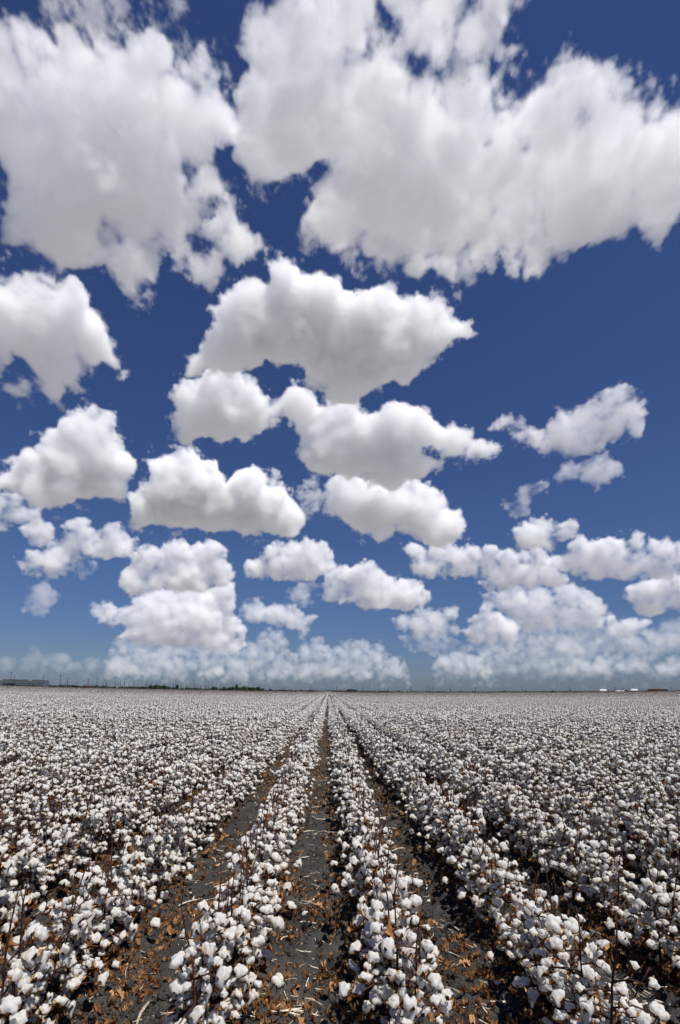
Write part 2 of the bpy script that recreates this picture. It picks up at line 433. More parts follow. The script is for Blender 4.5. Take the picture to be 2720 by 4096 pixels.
cloud(5, [(1330,480),(1400,460),(1460,450),(1490,490),(1430,500),(1420,540),(1380,520)], 'faint scrap of cloud between two flat-based clouds', **dict(LOW, dens=0.025))
cloud(5, [(1110,560),(1150,515),(1200,530),(1230,560),(1290,530),(1350,550),(1400,590),(1450,600),(1440,640),(1400,690),(1370,650),(1280,620),(1180,620),(1120,600)],
      'low white cloud under the flat-based pair, tailing off to the right', **dict(LOW, dens=0.052))
cloud(6, [(295,290),(320,255),(380,285),(440,260),(480,265),(540,290),(590,255),(640,290),(700,280),(730,310),(710,370),(650,400),(560,405),(460,390),(380,410),(345,390),(350,345),(310,320)],
      'white cloud with a level base right of the flat-based pair', **LOW)
cloud(6, [(650,440),(690,400),(720,370),(750,310),(770,295),(830,320),(880,290),(940,295),(980,340),(1010,380),(1040,420),(1000,450),(900,460),(780,465),(700,465)],
      'white domed cloud on top of the right-hand cloud pile', **LOW)
cloud(6, [(990,340),(1060,280),(1110,235),(1150,260),(1190,260),(1240,240),(1300,250),(1350,285),(1365,200),(1385,200),(1390,270),(1420,270),(1500,260),(1568,260),(1640,250),(1640,420),(1500,415),(1440,410),(1320,425),(1240,405),(1180,420),(1120,410),(1080,380),(1040,380)],
      'long flat-based white cloud running out of the right edge', **LOW)
cloud(6, [(670,500),(760,470),(870,460),(980,470),(1060,450),(1130,470),(1150,500),(1210,530),(1220,600),(1180,640),(1100,640),(1000,640),(880,650),(800,610),(760,560),(680,550)],
      'dim grey cloud in the middle of the right-hand cloud pile', **dict(LOW, dens=0.030, billow=40.0, calm=0.15, puffs=70))
cloud(6, [(555,660),(600,630),(630,590),(660,555),(720,570),(770,610),(810,640),(820,690),(760,715),(680,710),(600,690)],
      'bright rounded cloud at the lower left of the right-hand pile', **LOW)
cloud(6, [(1320,500),(1360,450),(1420,430),(1500,420),(1640,410),(1640,560),(1540,560),(1450,570),(1400,600),(1370,550)],
      'grey-white cloud at the right edge under the long flat-based cloud', **LOW)
cloud(6, [(1230,640),(1260,600),(1330,620),(1400,620),(1410,660),(1360,680),(1270,670)], 'small bright cloud right of the right-hand cloud pile', **LOW)
cloud(6, [(1410,670),(1470,620),(1560,600),(1640,600),(1640,720),(1500,720),(1430,710)], 'hazy low cloud in the lower right corner of the sky', **dict(LOW, dens=0.025))
cloud(6, [(255,620),(310,590),(370,565),(440,580),(490,545),(530,560),(530,600),(490,620),(540,670),(500,690),(400,690),(320,680),(290,640)],
      'upper of two stacked low clouds right of the row vanishing point', **dict(LOW, dens=0.052))
cloud(6, [(290,700),(380,690),(480,690),(540,710),(590,740),(520,770),(420,760),(330,740)], 'lower of two stacked low clouds right of the row vanishing point', **dict(LOW, dens=0.025))
cloud(6, [(860,690),(960,700),(1060,690),(1140,670),(1210,730),(1150,750),(1060,770),(970,750),(880,740)], 'pale cloud along the bottom of the right-hand cloud pile', **dict(LOW, dens=0.030))
cloud(4, [(790,740),(810,710),(850,700),(910,690),(940,730),(980,760),(1020,720),(1060,710),(1070,660),(1100,680),(1130,690),(1190,650),(1220,610),(1280,585),(1320,560),(1370,585),(1380,630),(1405,640),(1410,690),(1400,760),(1340,750),(1280,770),(1220,810),(1180,830),(1120,850),(1050,840),(990,820),(950,790),(890,770),(860,730)],
      'lone wing-shaped white cloud in the blue on the right', **dict(LOW, dens=0.052, grow=9.0))
cloud(4, [(1050,930),(1100,880),(1140,890),(1190,880),(1220,850),(1260,870),(1310,890),(1330,920),(1260,940),(1230,965),(1190,960),(1170,910),(1110,920)],
      'little ragged cloud right below the wing-shaped cloud', **dict(LOW, dens=0.037, grow=11.0))
cloud(4, [(850,1040),(890,1030),(930,990),(1000,970),(1010,985),(945,1010),(930,1050),(940,1085),(880,1085)], 'little hooked cloud scrap below and left of the wing-shaped cloud', **dict(LOW, dens=0.037, grow=11.0))
cloud(4, [(885,1160),(930,1150),(1000,1110),(1060,1130),(1140,1140),(1150,1170),(1090,1190),(1050,1210),(960,1225),(910,1220)], 'small boat-shaped cloud above the right-hand cloud pile', **LOW)
# the bank of far clouds along the horizon
cloud(5, [(500,850),(510,770),(570,735),(620,760),(650,745),(680,780),(740,760),(800,760),(870,760),(900,790),(940,760),(1020,750),(1120,760),(1140,830),(1140,905),(500,905)],
      'hazy lumpy far cloud on the horizon behind the left trees', **FAR)
cloud(5, [(1150,905),(1150,760),(1180,720),(1240,660),(1300,680),(1330,740),(1350,790),(1400,740),(1470,700),(1510,740),(1568,730),(1600,720),(1640,715),(1680,710),(1720,750),(1750,720),(1770,780),(1840,790),(1870,810),(1880,905)],
      'hazy towering far cloud on the horizon over the row vanishing point', **FAR)
cloud(6, [(430,900),(450,800),(520,770),(560,790),(610,785),(680,820),(700,900)], 'hazy far cloud on the horizon beneath the two stacked clouds', **FAR)
cloud(6, [(660,900),(670,760),(730,725),(800,740),(870,730),(920,750),(1000,780),(1100,770),(1200,770),(1280,790),(1300,760),(1310,800),(1350,780),(1440,790),(1500,800),(1568,780),(1640,790),(1640,900)],
      'long hazy far cloud bank on the horizon at the right', **FAR)
cloud(5, [(-60,850),(-60,800),(0,795),(100,820),(150,800),(160,750),(180,800),(230,790),(280,780),(340,800),(420,800),(500,800),(500,860),(200,860)],
      'faintest far cloud bank on the horizon over the warehouse', **dict(FAR, dens=0.014))
cloud(6, [(600,720),(700,640),(820,600),(960,590),(1100,600),(1230,590),(1300,680),(1400,690),(1640,650),(1640,800),(1200,810),(700,800)],
      'dim hazy cloud bank filling the sky behind the right-hand cloud pile', **dict(FAR, dens=0.022))
cloud(5, [(520,720),(600,690),(760,680),(900,700),(1020,690),(1140,710),(1180,800),(800,810),(560,800)],
      'dim hazy cloud bank under the cloud pile left of the middle', **dict(FAR, dens=0.022))
# ------------------------------------------------------------------ helpers
def new_mat(name):
    mt = bpy.data.materials.new(name)
    mt.use_nodes = True
    nt = mt.node_tree
    b = nt.nodes['Principled BSDF']
    b.inputs['Roughness'].default_value = 0.9
    b.inputs['Specular IOR Level'].default_value = 0.2
    return mt, nt, b


def flat_mat(name, col, var=0.25, scale=8.0, rough=0.9, spec=0.2, per_object=0.0, bump=0.0, bump_scale=60.0):
    """one real colour, mottled by noise and, if asked, a little different on every copy"""
    mt, nt, b = new_mat(name)
    b.inputs['Roughness'].default_value = rough
    b.inputs['Specular IOR Level'].default_value = spec
    tc = nt.nodes.new('ShaderNodeTexCoord')
    nz = nt.nodes.new('ShaderNodeTexNoise'); nz.inputs['Scale'].default_value = scale; nz.inputs['Detail'].default_value = 4.0
    nt.links.new(tc.outputs['Object'], nz.inputs['Vector'])
    cr = nt.nodes.new('ShaderNodeValToRGB')
    cr.color_ramp.elements[0].position = 0.3
    cr.color_ramp.elements[1].position = 0.7
    cr.color_ramp.elements[0].color = tuple(c * (1 - var) for c in col) + (1,)
    cr.color_ramp.elements[1].color = tuple(min(c * (1 + var), 0.95) for c in col) + (1,)
    nt.links.new(nz.outputs[0], cr.inputs[0])
    out = cr.outputs[0]
    if per_object:
        oi = nt.nodes.new('ShaderNodeObjectInfo')
        mr = nt.nodes.new('ShaderNodeMapRange'); mr.inputs[3].default_value = 1 - per_object; mr.inputs[4].default_value = 1 + per_object
        nt.links.new(oi.outputs['Random'], mr.inputs[0])
        hs = nt.nodes.new('ShaderNodeHueSaturation')
        nt.links.new(out, hs.inputs['Color']); nt.links.new(mr.outputs[0], hs.inputs['Value'])
        out = hs.outputs[0]
    nt.links.new(out, b.inputs['Base Color'])
    if bump:
        nb = nt.nodes.new('ShaderNodeTexNoise'); nb.inputs['Scale'].default_value = bump_scale; nb.inputs['Detail'].default_value = 5.0
        nt.links.new(tc.outputs['Object'], nb.inputs['Vector'])
        bp = nt.nodes.new('ShaderNodeBump'); bp.inputs['Strength'].default_value = bump; bp.inputs['Distance'].default_value = 0.01
        nt.links.new(nb.outputs[0], bp.inputs['Height']); nt.links.new(bp.outputs[0], b.inputs['Normal'])
    return mt


def mesh_obj(name, verts, faces, mats, parent=None, mat_ids=None, smooth=True, link=True):
    me = bpy.data.meshes.new(name)
    me.from_pydata([tuple(v) for v in verts], [], faces)
    for mt in (mats if isinstance(mats, (list, tuple)) else [mats]):
        me.materials.append(mt)
    if mat_ids is not None:
        me.polygons.foreach_set('material_index', np.asarray(mat_ids, dtype=np.int32))
    if smooth:
        me.polygons.foreach_set('use_smooth', np.ones(len(me.polygons), dtype=bool))
    me.update()
    ob = bpy.data.objects.new(name, me)
    if link:
        COL.objects.link(ob)
    if parent is not None:
        ob.parent = parent
    return ob


def empty(name, loc, rz=0.0):
    o = bpy.data.objects.new(name, None)
    o.empty_display_size = 0.1
    o.location = loc
    o.rotation_euler = (0, 0, rz)
    COL.objects.link(o)
    return o


def tag(o, label=None, cat=None, group=None, kind=None):
    for k, v in (('label', label), ('category', cat), ('group', group), ('kind', kind)):
        if v:
            o[k] = v
    return o


class MB:
    """collects vertices, faces and material slots for one mesh"""
    def __init__(self):
        self.v, self.f, self.m = [], [], []

    def add(self, verts, faces, mat=0):
        o = len(self.v)
        self.v.extend([tuple(p) for p in verts])
        self.f.extend([tuple(i + o for i in f) for f in faces])
        self.m.extend([mat] * len(faces))

    def tube(self, pts, radii, sides=5, mat=0, cap=True):
        pts = [Vector(p) for p in pts]
        vs, fs = [], []
        ref = Vector((0.31, 0.83, 0.46)).normalized()
        for i, p in enumerate(pts):
            t = (pts[min(i + 1, len(pts) - 1)] - pts[max(i - 1, 0)]).normalized()
            a = t.cross(ref)
            if a.length < 1e-3:
                a = t.cross(Vector((1, 0, 0)))
            a.normalize()
            b = t.cross(a)
            for k in range(sides):
                an = 2 * math.pi * k / sides
                vs.append(p + (a * math.cos(an) + b * math.sin(an)) * radii[i])
        for i in range(len(pts) - 1):
            for k in range(sides):
                k2 = (k + 1) % sides
                fs.append((i * sides + k, i * sides + k2, (i + 1) * sides + k2, (i + 1) * sides + k))
        if cap:
            fs.append(tuple(range(sides))[::-1])
            fs.append(tuple((len(pts) - 1) * sides + k for k in range(sides)))
        self.add(vs, fs, mat)

    def box(self, x0, x1, y0, y1, z0, z1, mat=0):
        vs = [(x0, y0, z0), (x1, y0, z0), (x1, y1, z0), (x0, y1, z0), (x0, y0, z1), (x1, y0, z1), (x1, y1, z1), (x0, y1, z1)]
        self.add(vs, [(0, 3, 2, 1), (4, 5, 6, 7), (0, 1, 5, 4), (1, 2, 6, 5), (2, 3, 7, 6), (3, 0, 4, 7)], mat)

    def build(self, name, mats, parent=None, smooth=True, link=True):
        return mesh_obj(name, self.v, self.f, mats, parent, self.m, smooth, link)


def depth_point(x, depth, y=VPY):
    """world x, y of the point seen at pixel column x at a distance of depth straight ahead"""
    d = ray(x, y)
    d = d * (depth / d.y)
    return d.x, d.y


ROW = 0.88                # distance between rows
ROW0 = 0.36               # the first row to the right of the middle furrow


GAP = 0.0                 # how much wider the middle furrow is than the others


def row_x(i):
    return ROW0 + i * ROW - (GAP if i < 0 else 0.0)


def row_phase(x):
    """0 on a row, 0.5 in the middle of a furrow"""
    u = x - ROW0
    if u < -ROW / 2:
        u = u + GAP if u < -ROW / 2 - GAP else -ROW / 2
    return abs((u / ROW + .5) % 1.0 - .5)


# ------------------------------------------------------------------ the soil, one sheet out to the horizon
def graded(step, fine, end, ratio):
    out, v, s = [0.0], 0.0, step
    while v < end:
        if v > fine:
            s *= ratio
        v += s
        out.append(v)
    return out


def np_noise(x, y, seed):
    """value noise on arrays"""
    xi, yi = np.floor(x).astype(np.int64), np.floor(y).astype(np.int64)
    fx, fy = x - xi, y - yi
    fx, fy = fx * fx * (3 - 2 * fx), fy * fy * (3 - 2 * fy)

    def hsh(a, b):
        n = (a * 374761393 + b * 668265263 + seed * 974711) & 0xffffffff
        n = ((n ^ (n >> 13)) * 1274126177) & 0xffffffff
        return ((n ^ (n >> 16)) & 0xffff) / 65535.0
    a, b, c, d = hsh(xi, yi), hsh(xi + 1, yi), hsh(xi, yi + 1), hsh(xi + 1, yi + 1)
    return (a * (1 - fx) + b * fx) * (1 - fy) + (c * (1 - fx) + d * fx) * fy


def soil_z(X, Y):
    """height of the soil on arrays"""
    fade = np.clip((60.0 - Y) / 40.0, 0, 1)
    d = np.maximum(Y, 0) + 60.0
    z = 0.0178 * np.minimum(X * X, 0.8 * d * d) / d
    z = z / np.sqrt(1 + (z / 13.0) ** 2)
    U = X - ROW0
    U = np.where(U < -ROW / 2, np.minimum(U + GAP, -ROW / 2), U)
    z = z + 0.03 * np.cos(2 * np.pi * U / ROW) * fade
    near = np.clip((16.0 - Y) / 8.0, 0, 1)
    z = z + near * ((np_noise(X * 3, Y * 3, 1) - .5) * 0.03 + (np_noise(X * 10, Y * 10, 2) - .5) * 0.055
                    + np.maximum(np_noise(X * 21, Y * 21, 3) - .38, 0) * 0.095)
    return z


gx = graded(0.026, 3.4, 42000.0, 1.05)
gx = np.array([-v for v in gx[:0:-1]] + gx)
gy = np.array(graded(0.026, 6.8, 46000.0, 1.035)) + 1.2
gy = np.concatenate([[-40000, -9000, -2000, -300, -60, -12, -4, -1.5, 0, 0.6], gy])
GX, GY = np.meshgrid(gx, gy, indexing='xy')
GZ = soil_z(GX, GY)
gv = np.stack([GX.ravel(), GY.ravel(), GZ.ravel()], 1)
nxg, nyg = len(gx), len(gy)
gi_ = (np.arange(nyg - 1)[:, None] * nxg + np.arange(nxg - 1)[None, :]).ravel()
gf = np.stack([gi_, gi_ + 1, gi_ + nxg + 1, gi_ + nxg], 1)


def soil_material():
    mt, nt, b = new_mat('dark_clay_soil')
    b.inputs['Roughness'].default_value = 1.0
    b.inputs['Specular IOR Level'].default_value = 0.1
    g = nt.nodes.new('ShaderNodeNewGeometry')
    n1 = nt.nodes.new('ShaderNodeTexNoise'); n1.inputs['Scale'].default_value = 2.2; n1.inputs['Detail'].default_value = 8; n1.inputs['Roughness'].default_value = 0.7
    n2 = nt.nodes.new('ShaderNodeTexNoise'); n2.inputs['Scale'].default_value = 45.0; n2.inputs['Detail'].default_value = 6; n2.inputs['Roughness'].default_value = 0.7
    n3 = nt.nodes.new('ShaderNodeTexVoronoi'); n3.inputs['Scale'].default_value = 90.0
    for n in (n1, n2, n3):
        nt.links.new(g.outputs['Position'], n.inputs['Vector'])
    cr = nt.nodes.new('ShaderNodeValToRGB')
    e = cr.color_ramp.elements
    e[0].position, e[0].color = 0.3, (0.024, 0.023, 0.022, 1)
    e[1].position, e[1].color = 0.72, (0.090, 0.085, 0.081, 1)
    nt.links.new(n1.outputs[0], cr.inputs[0])
    cr2 = nt.nodes.new('ShaderNodeValToRGB')
    e = cr2.color_ramp.elements
    e[0].position, e[0].color = 0.35, (0.6, 0.6, 0.6, 1)
    e[1].position, e[1].color = 0.75, (1.5, 1.47, 1.42, 1)
    nt.links.new(n2.outputs[0], cr2.inputs[0])
    mx = nt.nodes.new('ShaderNodeMix'); mx.data_type = 'RGBA'; mx.blend_type = 'MULTIPLY'; mx.inputs['Factor'].default_value = 1.0
    nt.links.new(cr.outputs[0], mx.inputs['A']); nt.links.new(cr2.outputs[0], mx.inputs['B'])
    # beyond the rows that are built the land goes on as pale ripe cotton and stubble
    sp = nt.nodes.new('ShaderNodeSeparateXYZ'); nt.links.new(g.outputs['Position'], sp.inputs[0])

    def mth(op, a, b_):
        n = nt.nodes.new('ShaderNodeMath'); n.operation = op
        for i, q in enumerate((a, b_)):
            if hasattr(q, 'links'):
                nt.links.new(q, n.inputs[i])
            else:
                n.inputs[i].default_value = q
        return n.outputs[0]
    side = mth('SUBTRACT', mth('ABSOLUTE', sp.outputs[0], 0.0), mth('MULTIPLY', mth('ADD', mth('MAXIMUM', sp.outputs[1], 0.0), 9.0), 0.9))
    away = mth('GREATER_THAN', mth('MAXIMUM', side, mth('SUBTRACT', sp.outputs[1], 640.0)), 0.0)
    fld = nt.nodes.new('ShaderNodeValToRGB')
    e = fld.color_ramp.elements
    e[0].position, e[0].color = 0.3, (0.23, 0.225, 0.215, 1)
    e[1].position, e[1].color = 0.7, (0.36, 0.35, 0.34, 1)
    n4 = nt.nodes.new('ShaderNodeTexNoise'); n4.inputs['Scale'].default_value = 1.5; n4.inputs['Detail'].default_value = 5
    nt.links.new(g.outputs['Position'], n4.inputs['Vector']); nt.links.new(n4.outputs[0], fld.inputs[0])
    m2 = nt.nodes.new('ShaderNodeMix'); m2.data_type = 'RGBA'
    nt.links.new(away, m2.inputs['Factor']); nt.links.new(mx.outputs['Result'], m2.inputs['A']); nt.links.new(fld.outputs[0], m2.inputs['B'])
    nt.links.new(m2.outputs['Result'], b.inputs['Base Color'])
    ad = nt.nodes.new('ShaderNodeMath'); ad.operation = 'MULTIPLY_ADD'; ad.inputs[1].default_value = 0.5
    nt.links.new(n3.outputs['Distance'], ad.inputs[0]); nt.links.new(n2.outputs[0], ad.inputs[2])
    bp = nt.nodes.new('ShaderNodeBump'); bp.inputs['Strength'].default_value = 0.9; bp.inputs['Distance'].default_value = 0.02
    nt.links.new(ad.outputs[0], bp.inputs['Height']); nt.links.new(bp.outputs[0], b.inputs['Normal'])
    return mt


gme = bpy.data.meshes.new('ground')
gme.vertices.add(len(gv)); gme.vertices.foreach_set('co', gv.ravel())
gme.loops.add(gf.size); gme.loops.foreach_set('vertex_index', gf.ravel())
gme.polygons.add(len(gf)); gme.polygons.foreach_set('loop_start', np.arange(len(gf)) * 4)
gme.update(calc_edges=True)
gme.polygons.foreach_set('use_smooth', np.ones(len(gf), dtype=bool))
gme.materials.append(soil_material())
ground = bpy.data.objects.new('ground', gme)
COL.objects.link(ground)
tag(ground, 'dark grey clay soil of the cotton field', 'soil', kind='structure')


def ground_z(x, y):
    return float(soil_z(np.array([x], float), np.array([y], float))[0])

# ------------------------------------------------------------------ cotton
def cotton_material():
    mt, nt, b = new_mat('cotton_lint')
    b.inputs['Roughness'].default_value = 1.0
    b.inputs['Specular IOR Level'].default_value = 0.0
    tc = nt.nodes.new('ShaderNodeTexCoord')
    n1 = nt.nodes.new('ShaderNodeTexNoise'); n1.inputs['Scale'].default_value = 30.0; n1.inputs['Detail'].default_value = 5
    n2 = nt.nodes.new('ShaderNodeTexNoise'); n2.inputs['Scale'].default_value = 160.0; n2.inputs['Detail'].default_value = 5; n2.inputs['Roughness'].default_value = 0.7
    for n in (n1, n2):
        nt.links.new(tc.outputs['Object'], n.inputs['Vector'])
    cr = nt.nodes.new('ShaderNodeValToRGB')
    e = cr.color_ramp.elements
    e[0].position, e[0].color = 0.2, (0.83, 0.80, 0.74, 1)
    e[1].position, e[1].color = 0.5, (0.89, 0.875, 0.845, 1)
    nt.links.new(n1.outputs[0], cr.inputs[0]); nt.links.new(cr.outputs[0], b.inputs['Base Color'])
    bp = nt.nodes.new('ShaderNodeBump'); bp.inputs['Strength'].default_value = 0.55; bp.inputs['Distance'].default_value = 0.006
    nt.links.new(n2.outputs[0], bp.inputs['Height']); nt.links.new(bp.outputs[0], b.inputs['Normal'])
    tr = nt.nodes.new('ShaderNodeBsdfTranslucent')
    nt.links.new(cr.outputs[0], tr.inputs['Color'])
    ms = nt.nodes.new('ShaderNodeMixShader'); ms.inputs[0].default_value = 0.55
    out = [n for n in nt.nodes if n.type == 'OUTPUT_MATERIAL'][0]
    nt.links.new(b.outputs[0], ms.inputs[1]); nt.links.new(tr.outputs[0], ms.inputs[2]); nt.links.new(ms.outputs[0], out.inputs['Surface'])
    return mt


M_LINT = cotton_material()
M_STEM = flat_mat('dead_cotton_stem', (0.060, 0.028, 0.020), 0.4, 30.0)
M_BUR = flat_mat('open_boll_husk', (0.15, 0.070, 0.030), 0.5, 40.0)
M_TAN = flat_mat('husk_lining', (0.42, 0.26, 0.115), 0.3, 40.0)
M_DRY = flat_mat('dead_leaf', (0.19, 0.084, 0.032), 0.45, 25.0, per_object=0.35)
M_GREEN = flat_mat('young_green_leaf', (0.10, 0.20, 0.025), 0.3, 25.0)
SLOTS = [M_LINT, M_STEM, M_BUR, M_TAN, M_DRY, M_GREEN]


def ico(sub):
    bm = bmesh.new()
    bmesh.ops.create_icosphere(bm, subdivisions=sub, radius=1.0)
    v = np.array([p.co[:] for p in bm.verts])
    f = [tuple(q.index for q in fc.verts) for fc in bm.faces]
    bm.free()
    return v, f


ICO = {k: ico(k) for k in (1, 2, 3)}


def noise3(P, s, seed):
    off = Vector((seed * 13.7, seed * 7.3, seed * 3.1))
    return np.array([mnoise.noise(Vector(p) * s + off) for p in P])


def boll_shape(sub, seed, droop):
    """lint of one open boll: four or five locks bulging out of the husk, some of them strung out downwards"""
    rs = random.Random(seed)
    d, f = ICO[sub]
    cs = []
    n = rs.choice((4, 5, 5))
    a0 = rs.uniform(0, 6.28)
    for k in range(n):
        a = a0 + 2 * math.pi * k / n + rs.uniform(-.3, .3)
        cs.append((Vector((math.cos(a) * .0235, math.sin(a) * .0235, rs.uniform(-.007, .012))), rs.uniform(.0165, .0225)))
    cs.append((Vector((rs.uniform(-.008, .008), rs.uniform(-.010, .010), .017)), rs.uniform(.015, .021)))
    r = np.zeros(len(d))
    for c, q in cs:
        c = np.array(c)
        b = d @ c
        disc = b * b - (c @ c - q * q)
        t = np.where(disc > 0, b + np.sqrt(np.maximum(disc, 0)), 0)
        r = np.maximum(r, t)
    r = np.maximum(r, 0.014)
    r *= 1 + 0.30 * noise3(d, 1.7, seed) + (0.10 * noise3(d, 4.5, seed + 3) if sub > 1 else 0)
    P = d * r[:, None]
    if droop:
        # locks slide out of the husk and hang down
        L = rs.choice((rs.uniform(.03, .07), rs.uniform(.07, .15)))
        P[:, :2] *= rs.uniform(.72, .92)
        w = np.clip((.010 - P[:, 2]) / .045, 0, 1)
        side = np.array([rs.uniform(-.02, .02), rs.uniform(-.02, .02)])
        P[:, 2] -= w ** 1.3 * L
        P[:, 0] = P[:, 0] * (1 - .25 * w) + side[0] * w + .007 * np.sin(P[:, 2] * 70 + seed)
        P[:, 1] = P[:, 1] * (1 - .25 * w) + side[1] * w + .006 * np.cos(P[:, 2] * 60 + seed)
        P[:, :2] *= (1 + .30 * noise3(P, 38.0, seed + 9) + .15 * noise3(P, 85.0, seed + 4))[:, None]
    return P * rs.uniform(.68, .86) * np.array([rs.uniform(.9, 1.12), rs.uniform(.9, 1.12), rs.uniform(.85, 1.1)]), f


def bur_shape(seed):
    """dry husk: four or five pointed valves spread open under the lint"""
    rs = random.Random(seed)
    mb = MB()
    n = rs.choice((4, 5))
    for k in range(n):
        a = 2 * math.pi * k / n + rs.uniform(-.2, .2)
        ca, sa = math.cos(a), math.sin(a)
        L, w = rs.uniform(.030, .042), rs.uniform(.010, .014)
        lift = rs.uniform(-.3, .9)
        prof = [(.004, .003, -.022), (.016, w, -.020 + .004 * lift), (.028, w * .85, -.012 + .010 * lift), (L, .001, .002 + .016 * lift)]
        vs = []
        for (q, ww, z) in prof:
            for s in (-1, 0, 1):
                qq = q - (.004 if s == 0 else 0)
                zz = z - (.005 if s == 0 else 0)
                vs.append((ca * qq - sa * ww * s, sa * qq + ca * ww * s, zz))
        fs = []
        for i in range(3):
            for j in range(2):
                fs.append((i * 3 + j, i * 3 + j + 1, i * 3 + j + 4, i * 3 + j + 3))
        mb.add(vs, fs, 0)
        vi = [(x * .96, y * .96, z + .0018) for x, y, z in vs]
        mb.add(vi, [q[::-1] for q in fs], 1)
    mb.tube([(0, 0, -.045), (0, 0, -.020)], [.0022, .004], 5, 0)
    return mb


def leaf_shape(seed, size, curl=1.0):
    """lobed leaf, crumpled by curl"""
    rs = random.Random(seed)
    out = [(0, 0), (.28, -.05), (.50, .12), (.34, .30), (.52, .62), (.22, .55), (0, 1.0), (-.22, .55), (-.52, .62), (-.34, .30), (-.50, .12), (-.28, -.05)]
    pts = [(0, .34)] + out
    vs = []
    k1, k2, ph = rs.uniform(.4, 1.4) * curl, rs.uniform(-.8, .8) * curl, rs.uniform(0, 6)
    for i, (x, y) in enumerate(pts):
        x += rs.uniform(-.05, .05); y += rs.uniform(-.05, .05)
        z = k1 * x * x * 1.3 + k2 * (y - .35) ** 2 + .13 * curl * math.sin(7 * x + 5 * y + ph) + rs.uniform(-.08, .08) * curl
        vs.append((x * size * (1 - .2 * curl), (y - .34) * size, z * size))
    fs = [(0, i, i + 1) for i in range(1, 12)] + [(0, 12, 1)]
    return vs, fs


BOLLS = [(s, s % 2 == 1) for s in range(15)]        # every other kind hangs down
_boll_cache = {}


def boll_data(kind, sub):
    if (kind, sub) not in _boll_cache:
        _boll_cache[(kind, sub)] = boll_shape(sub, 100 + kind, BOLLS[kind][1])
    return _boll_cache[(kind, sub)]


def plant_plan(seed, spread=1.0, size=1.0):
    """skeleton of one defoliated plant: tubes, boll places and leaf places"""
    rs = random.Random(seed)
    H = rs.uniform(.58, .86)
    lean = Vector((rs.uniform(-.07, .07), rs.uniform(-.07, .07), 0))
    wob = [Vector((rs.uniform(-.012, .012), rs.uniform(-.012, .012), 0)) for _ in range(7)]

    def at(t):
        k = t * 6
        i = min(int(k), 5)
        w = wob[i].lerp(wob[i + 1], k - i) if t > 0 else Vector()
        return Vector((0, 0, H * t)) + lean * t * t * 1.5 + w * min(t * 3, 1)
    tubes = [([at(i / 8) for i in range(9)], [.0074 * (1 - .66 * i / 8) for i in range(9)])]
    bolls, leaves = [], []
    az = rs.uniform(0, 6.28)
    nb = rs.randint(11, 14)
    for k in range(nb):
        t = .10 + .63 * (k + rs.uniform(-.2, .2)) / nb
        az += 2.4 + rs.uniform(-.5, .5)
        L = (.34 - .28 * t) * rs.uniform(.35, 1.2) * spread
        up = rs.uniform(.15, .7)
        p0 = at(t)
        d = Vector((math.cos(az), math.sin(az), 0))
        p1 = p0 + d * L * .5 + Vector((0, 0, L * up * .5))
        p2 = p0 + d * L + Vector((0, 0, L * up * .72 - .012))
        tubes.append(([p0, p1, p2], [.0042, .0034, .0025]))
        ends = [(p2, d)]
        if L > .05 and rs.random() < .9:
            dd = Vector((-d.y, d.x, 0)) * rs.choice((-1, 1))
            q = p1 + dd * rs.uniform(.025, .05) + Vector((0, 0, rs.uniform(.0, .02)))
            tubes.append(([p1, q], [.002, .0016]))
            ends.append((q, dd))
        for p, dr in ends:
            kind = rs.randrange(15)
            tilt = rs.uniform(.1, .9) if not BOLLS[kind][1] else rs.uniform(-.1, .25)
            ax = Vector((0, 0, 1)).cross(dr)
            rot = Matrix.Rotation(tilt, 4, ax) @ Matrix.Rotation(rs.uniform(0, 6.28), 4, 'Z')
            bolls.append((kind, Matrix.Translation(p + dr * .012 + Vector((0, 0, .014))) @ rot @ Matrix.Scale((rs.uniform(.6, 1.0) if rs.random() < .4 else rs.uniform(.9, 1.3)) * size, 4)))
        if rs.random() < .3:
            leaves.append(('dry', rs.randrange(5), Matrix.Translation(p1) @ Euler((rs.uniform(1.2, 2.6), rs.uniform(-.6, .6), rs.uniform(0, 6.28))).to_matrix().to_4x4()))
    if rs.random() < .3:
        for _ in range(3):
            a = rs.uniform(0, 6.28)
            leaves.append(('green', rs.randrange(5), Matrix.Translation((math.cos(a) * .035, math.sin(a) * .035, rs.uniform(.05, .22))) @ Euler((rs.uniform(-.5, .5), rs.uniform(-.5, .5), a)).to_matrix().to_4x4()))
    # top twigs
    for k in range(rs.randint(1, 3)):
        t = rs.uniform(.78, .97)
        a = rs.uniform(0, 6.28)
        p = at(t)
        tubes.append(([p, p + Vector((math.cos(a) * .04, math.sin(a) * .04, rs.uniform(.03, .07)))], [.0018, .0011]))
    return dict(tubes=tubes, bolls=bolls, leaves=leaves)


BUR_MB = [bur_shape(s) for s in range(4)]
LEAF = {('dry', s): leaf_shape(40 + s, .062, 1.5) for s in range(5)}
LEAF.update({('green', s): leaf_shape(60 + s, .040, .5) for s in range(5)})


def xf(M, vs):
    A = np.array(M)
    v = np.asarray(vs, float)
    return v @ A[:3, :3].T + A[:3, 3]


